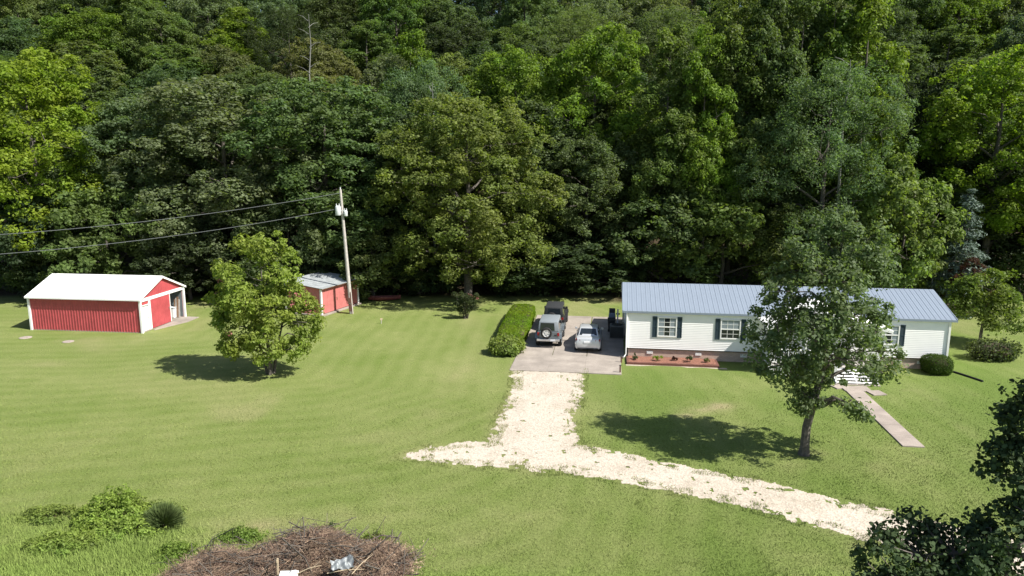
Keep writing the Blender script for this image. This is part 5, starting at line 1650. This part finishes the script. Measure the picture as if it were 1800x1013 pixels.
# satellite dish on the roof
q = HO
dish = empty("satellite_dish", hp(15.25, .95, ZE + .95 / (HD / 2) * (ZR - ZE) + .05), -HY, "dark satellite dish on the roof just right of the porch gable", "satellite dish")
m = MB(); m.tube([(0, 0, -.05), (0, 0, .35), (.02, -.12, .50)], .03, 6); part("mast", m, M['wire'], dish)
m = MB(); m.lathe([(0, 0), (.15, -.02), (.27, -.07), (.275, -.075), (.15, -.035), (0, -.015)], (0, 0, 0), 'y', 18); o = part("dish", m, M['wire'], dish, smooth=True); o.location = (.02, -.14, .52); o.rotation_euler = (-.5, 0, .5)
m = MB(); m.tube([(.02, -.14, .3), (.1, -.45, .5)], .015, 5); m.box((.1, -.46, .52), (.09, .09, .07)); part("feed_arm", m, M['wire'], dish)

# ------------------------------------------------------------------ brush pile in the foreground
rng = np.random.default_rng(60)
pile = empty("brush_pile", (-7.0, 20.9, 0), 0, "large heap of dry brown branches at the bottom of the picture", "brush pile")


def pile_h(x, y):
    a = 1.05 * np.exp(-(((x - .35) / 1.6) ** 2 + ((y - .0) / 1.15) ** 2))
    b = .70 * np.exp(-(((x - 2.85) / .85) ** 2 + ((y - .1) / 1.0) ** 2))
    c = .75 * np.exp(-(((x + 2.5) / 1.3) ** 2 + ((y + .75) / 1.1) ** 2))
    return np.maximum(np.maximum(a, b), c) * np.clip(.25 + 1.5 * fbm(x * .9 + 3, y * 1.1, 88, 3), .2, 1.25)


gx_ = np.linspace(-5, 5, 70); gy_ = np.linspace(-3.2, 3.0, 46); GX, GY = np.meshgrid(gx_, gy_)
Z = pile_h(GX, GY) * .72 - .12 + .12 * (fbm(GX * 3, GY * 3, 6, 3) - .5)
ii = np.arange(GX.size).reshape(GX.shape)
V = np.stack([GX.ravel(), GY.ravel(), Z.ravel()], 1)
put("heap_core", np_mesh("heap_core", V, np.stack([ii[:-1, :-1].ravel(), ii[:-1, 1:].ravel(), ii[1:, 1:].ravel(), ii[1:, :-1].ravel()], 1), M['twig_dark']), pile)


def twigs(n, lmin, lmax, rmin, rmax, seed):
    rng = np.random.default_rng(seed)
    x = rng.normal(size=n * 3) * 2.1; y = rng.normal(size=n * 3) * 1.2
    h = pile_h(x, y); k = h > .10 + .1 * rng.random(n * 3); x, y, h = x[k][:n], y[k][:n], h[k][:n]; n = len(x)
    z = h * (.55 + .5 * rng.random(n) ** .5)
    L = lmin + (lmax - lmin) * rng.random(n) ** 2
    d = unit(rng.normal(size=(n, 3)) * np.array([1, .8, .38]))
    bend = rng.normal(size=(n, 3)) * .12
    c = np.stack([x, y, z], 1)
    p = [c - d * L[:, None] * .5, c + bend * L[:, None], c + d * L[:, None] * .5 + bend * L[:, None] * .3]
    for q in p: q[:, 2] = np.maximum(q[:, 2], .01)
    r = rmin + (rmax - rmin) * rng.random(n) ** 3
    a = unit(np.cross(d, rng.normal(size=(n, 3)))); b = np.cross(d, a)
    V = []
    for q, f in zip(p, (1, .8, .35)):
        for an in (0, 2.094, 4.189): V.append(q + (a * math.cos(an) + b * math.sin(an)) * (r * f)[:, None])
    V = np.stack(V, 1).reshape(-1, 3)
    fs = []
    for s in (0, 3):
        for j in range(3): fs.append((s + j, s + (j + 1) % 3, s + 3 + (j + 1) % 3, s + 3 + j))
    F = (np.arange(n)[:, None, None] * 9 + np.array(fs)[None]).reshape(-1, 4)
    return V, F


V, F = twigs(11000, .25, 1.1, .004, .011, 1); tag(put("twigs", np_mesh("twigs", V, F, M['twig']), pile), kind='stuff')
V, F = twigs(3200, .3, 1.3, .004, .013, 2); tag(put("dark_twigs", np_mesh("dark_twigs", V, F, M['twig_dark']), pile), kind='stuff')
V, F = twigs(520, .7, 2.3, .012, .034, 3); tag(put("branches", np_mesh("branches", V, F, M['bark']), pile), kind='stuff')
# dry seed heads over the right hump
n = 900
x = 2.75 + rng.normal(size=n) * .7; y = .25 + rng.normal(size=n) * .5; c = np.stack([x, y, pile_h(x, y) * .9 + .12 * rng.random(n)], 1)
tag(put("dry_leaves", leaf_mesh("dry_leaves", c, rng.normal(size=c.shape), .035, rng, M['twig']), pile), kind='stuff')
# scrap lying on the pile
def scrap(name, label, cat, px, py, z, mbf, mats):
    q = gx(px, py, z); e_ = empty(name, q, 0, label, cat); return q, e_


q = gx(600, 1000, .75)
gX, gY = np.meshgrid(np.linspace(-.46, .46, 25), np.linspace(-.30, .30, 17)); gX = gX + .12 * (fbm(gX * 4, gY * 4, 55, 2) - .5); gY = gY + .25 * (fbm(gX * 3, gY * 3, 56, 2) - .5)
Z = .34 * fbm(gX * 5 + 3, gY * 6, 8, 3) + .22 * np.abs(gX) + .05 * np.sin(gX * 14 + gY * 5)
ii = np.arange(gX.size).reshape(gX.shape)
me = np_mesh("metal_sheet", np.concatenate([np.stack([gX.ravel(), gY.ravel(), Z.ravel()], 1), np.stack([gX.ravel(), gY.ravel(), Z.ravel() - .012], 1)]),
             np.concatenate([np.stack([ii[:-1, :-1].ravel(), ii[:-1, 1:].ravel(), ii[1:, 1:].ravel(), ii[1:, :-1].ravel()], 1) + k for k in (0, gX.size)]), M['sheet_metal'])
o = put("metal_sheet", me, None, q); o.rotation_euler = (.30, .1, .5); o.scale = (.68, .75, .8); tag(o, "crumpled grey metal sheet lying on the brush pile", "scrap metal")
q = gx(508, 1009, .62); m = MB(); m.box((0, 0, 0), (.55, .2, .06), rz=.05, rx=.2); m.box((.1, .05, .04), (.2, .12, .03), rz=.3)
o = part("white_board", m, M['white'], None, bevel=.006); o.location = q; tag(o, "short white board lying at the front of the brush pile", "board")
q = gx(489, 1010, .5); m = MB(); m.box((0, 0, .18), (.055, .03, .7), rx=-.05, ry=.02); m.box((0, -.03, .45), (.05, .02, .1))
o = part("wooden_stake", m, M['wood_pale'], None, bevel=.004); o.location = q; tag(o, "pale wooden stake sticking upright out of the brush pile", "stake")
for (a, b_, r, lb) in (((520, 1010, .62), (565, 994, .9), .018, "pale stripped branch reaching over the white board"), ((618, 1010, .6), (655, 975, .9), .014, "pale thin branch right of the metal sheet"), ((575, 1008, .75), (640, 1001, .8), .014, "pale branch lying under the metal sheet")):
    u, w = gx(*a), gx(*b_); m = MB(); m.tube([u, u.lerp(w, .5) + Vector((0, 0, .05)), w], [r, r * .8, r * .4], 6); m.tube([u.lerp(w, .6), u.lerp(w, .8) + Vector((.08, .1, .12))], [r * .5, r * .2], 5)
    o = part("stripped_branch", m, M['wood_pale'], None); tag(o, lb, "branch", "pale branches on the brush pile")
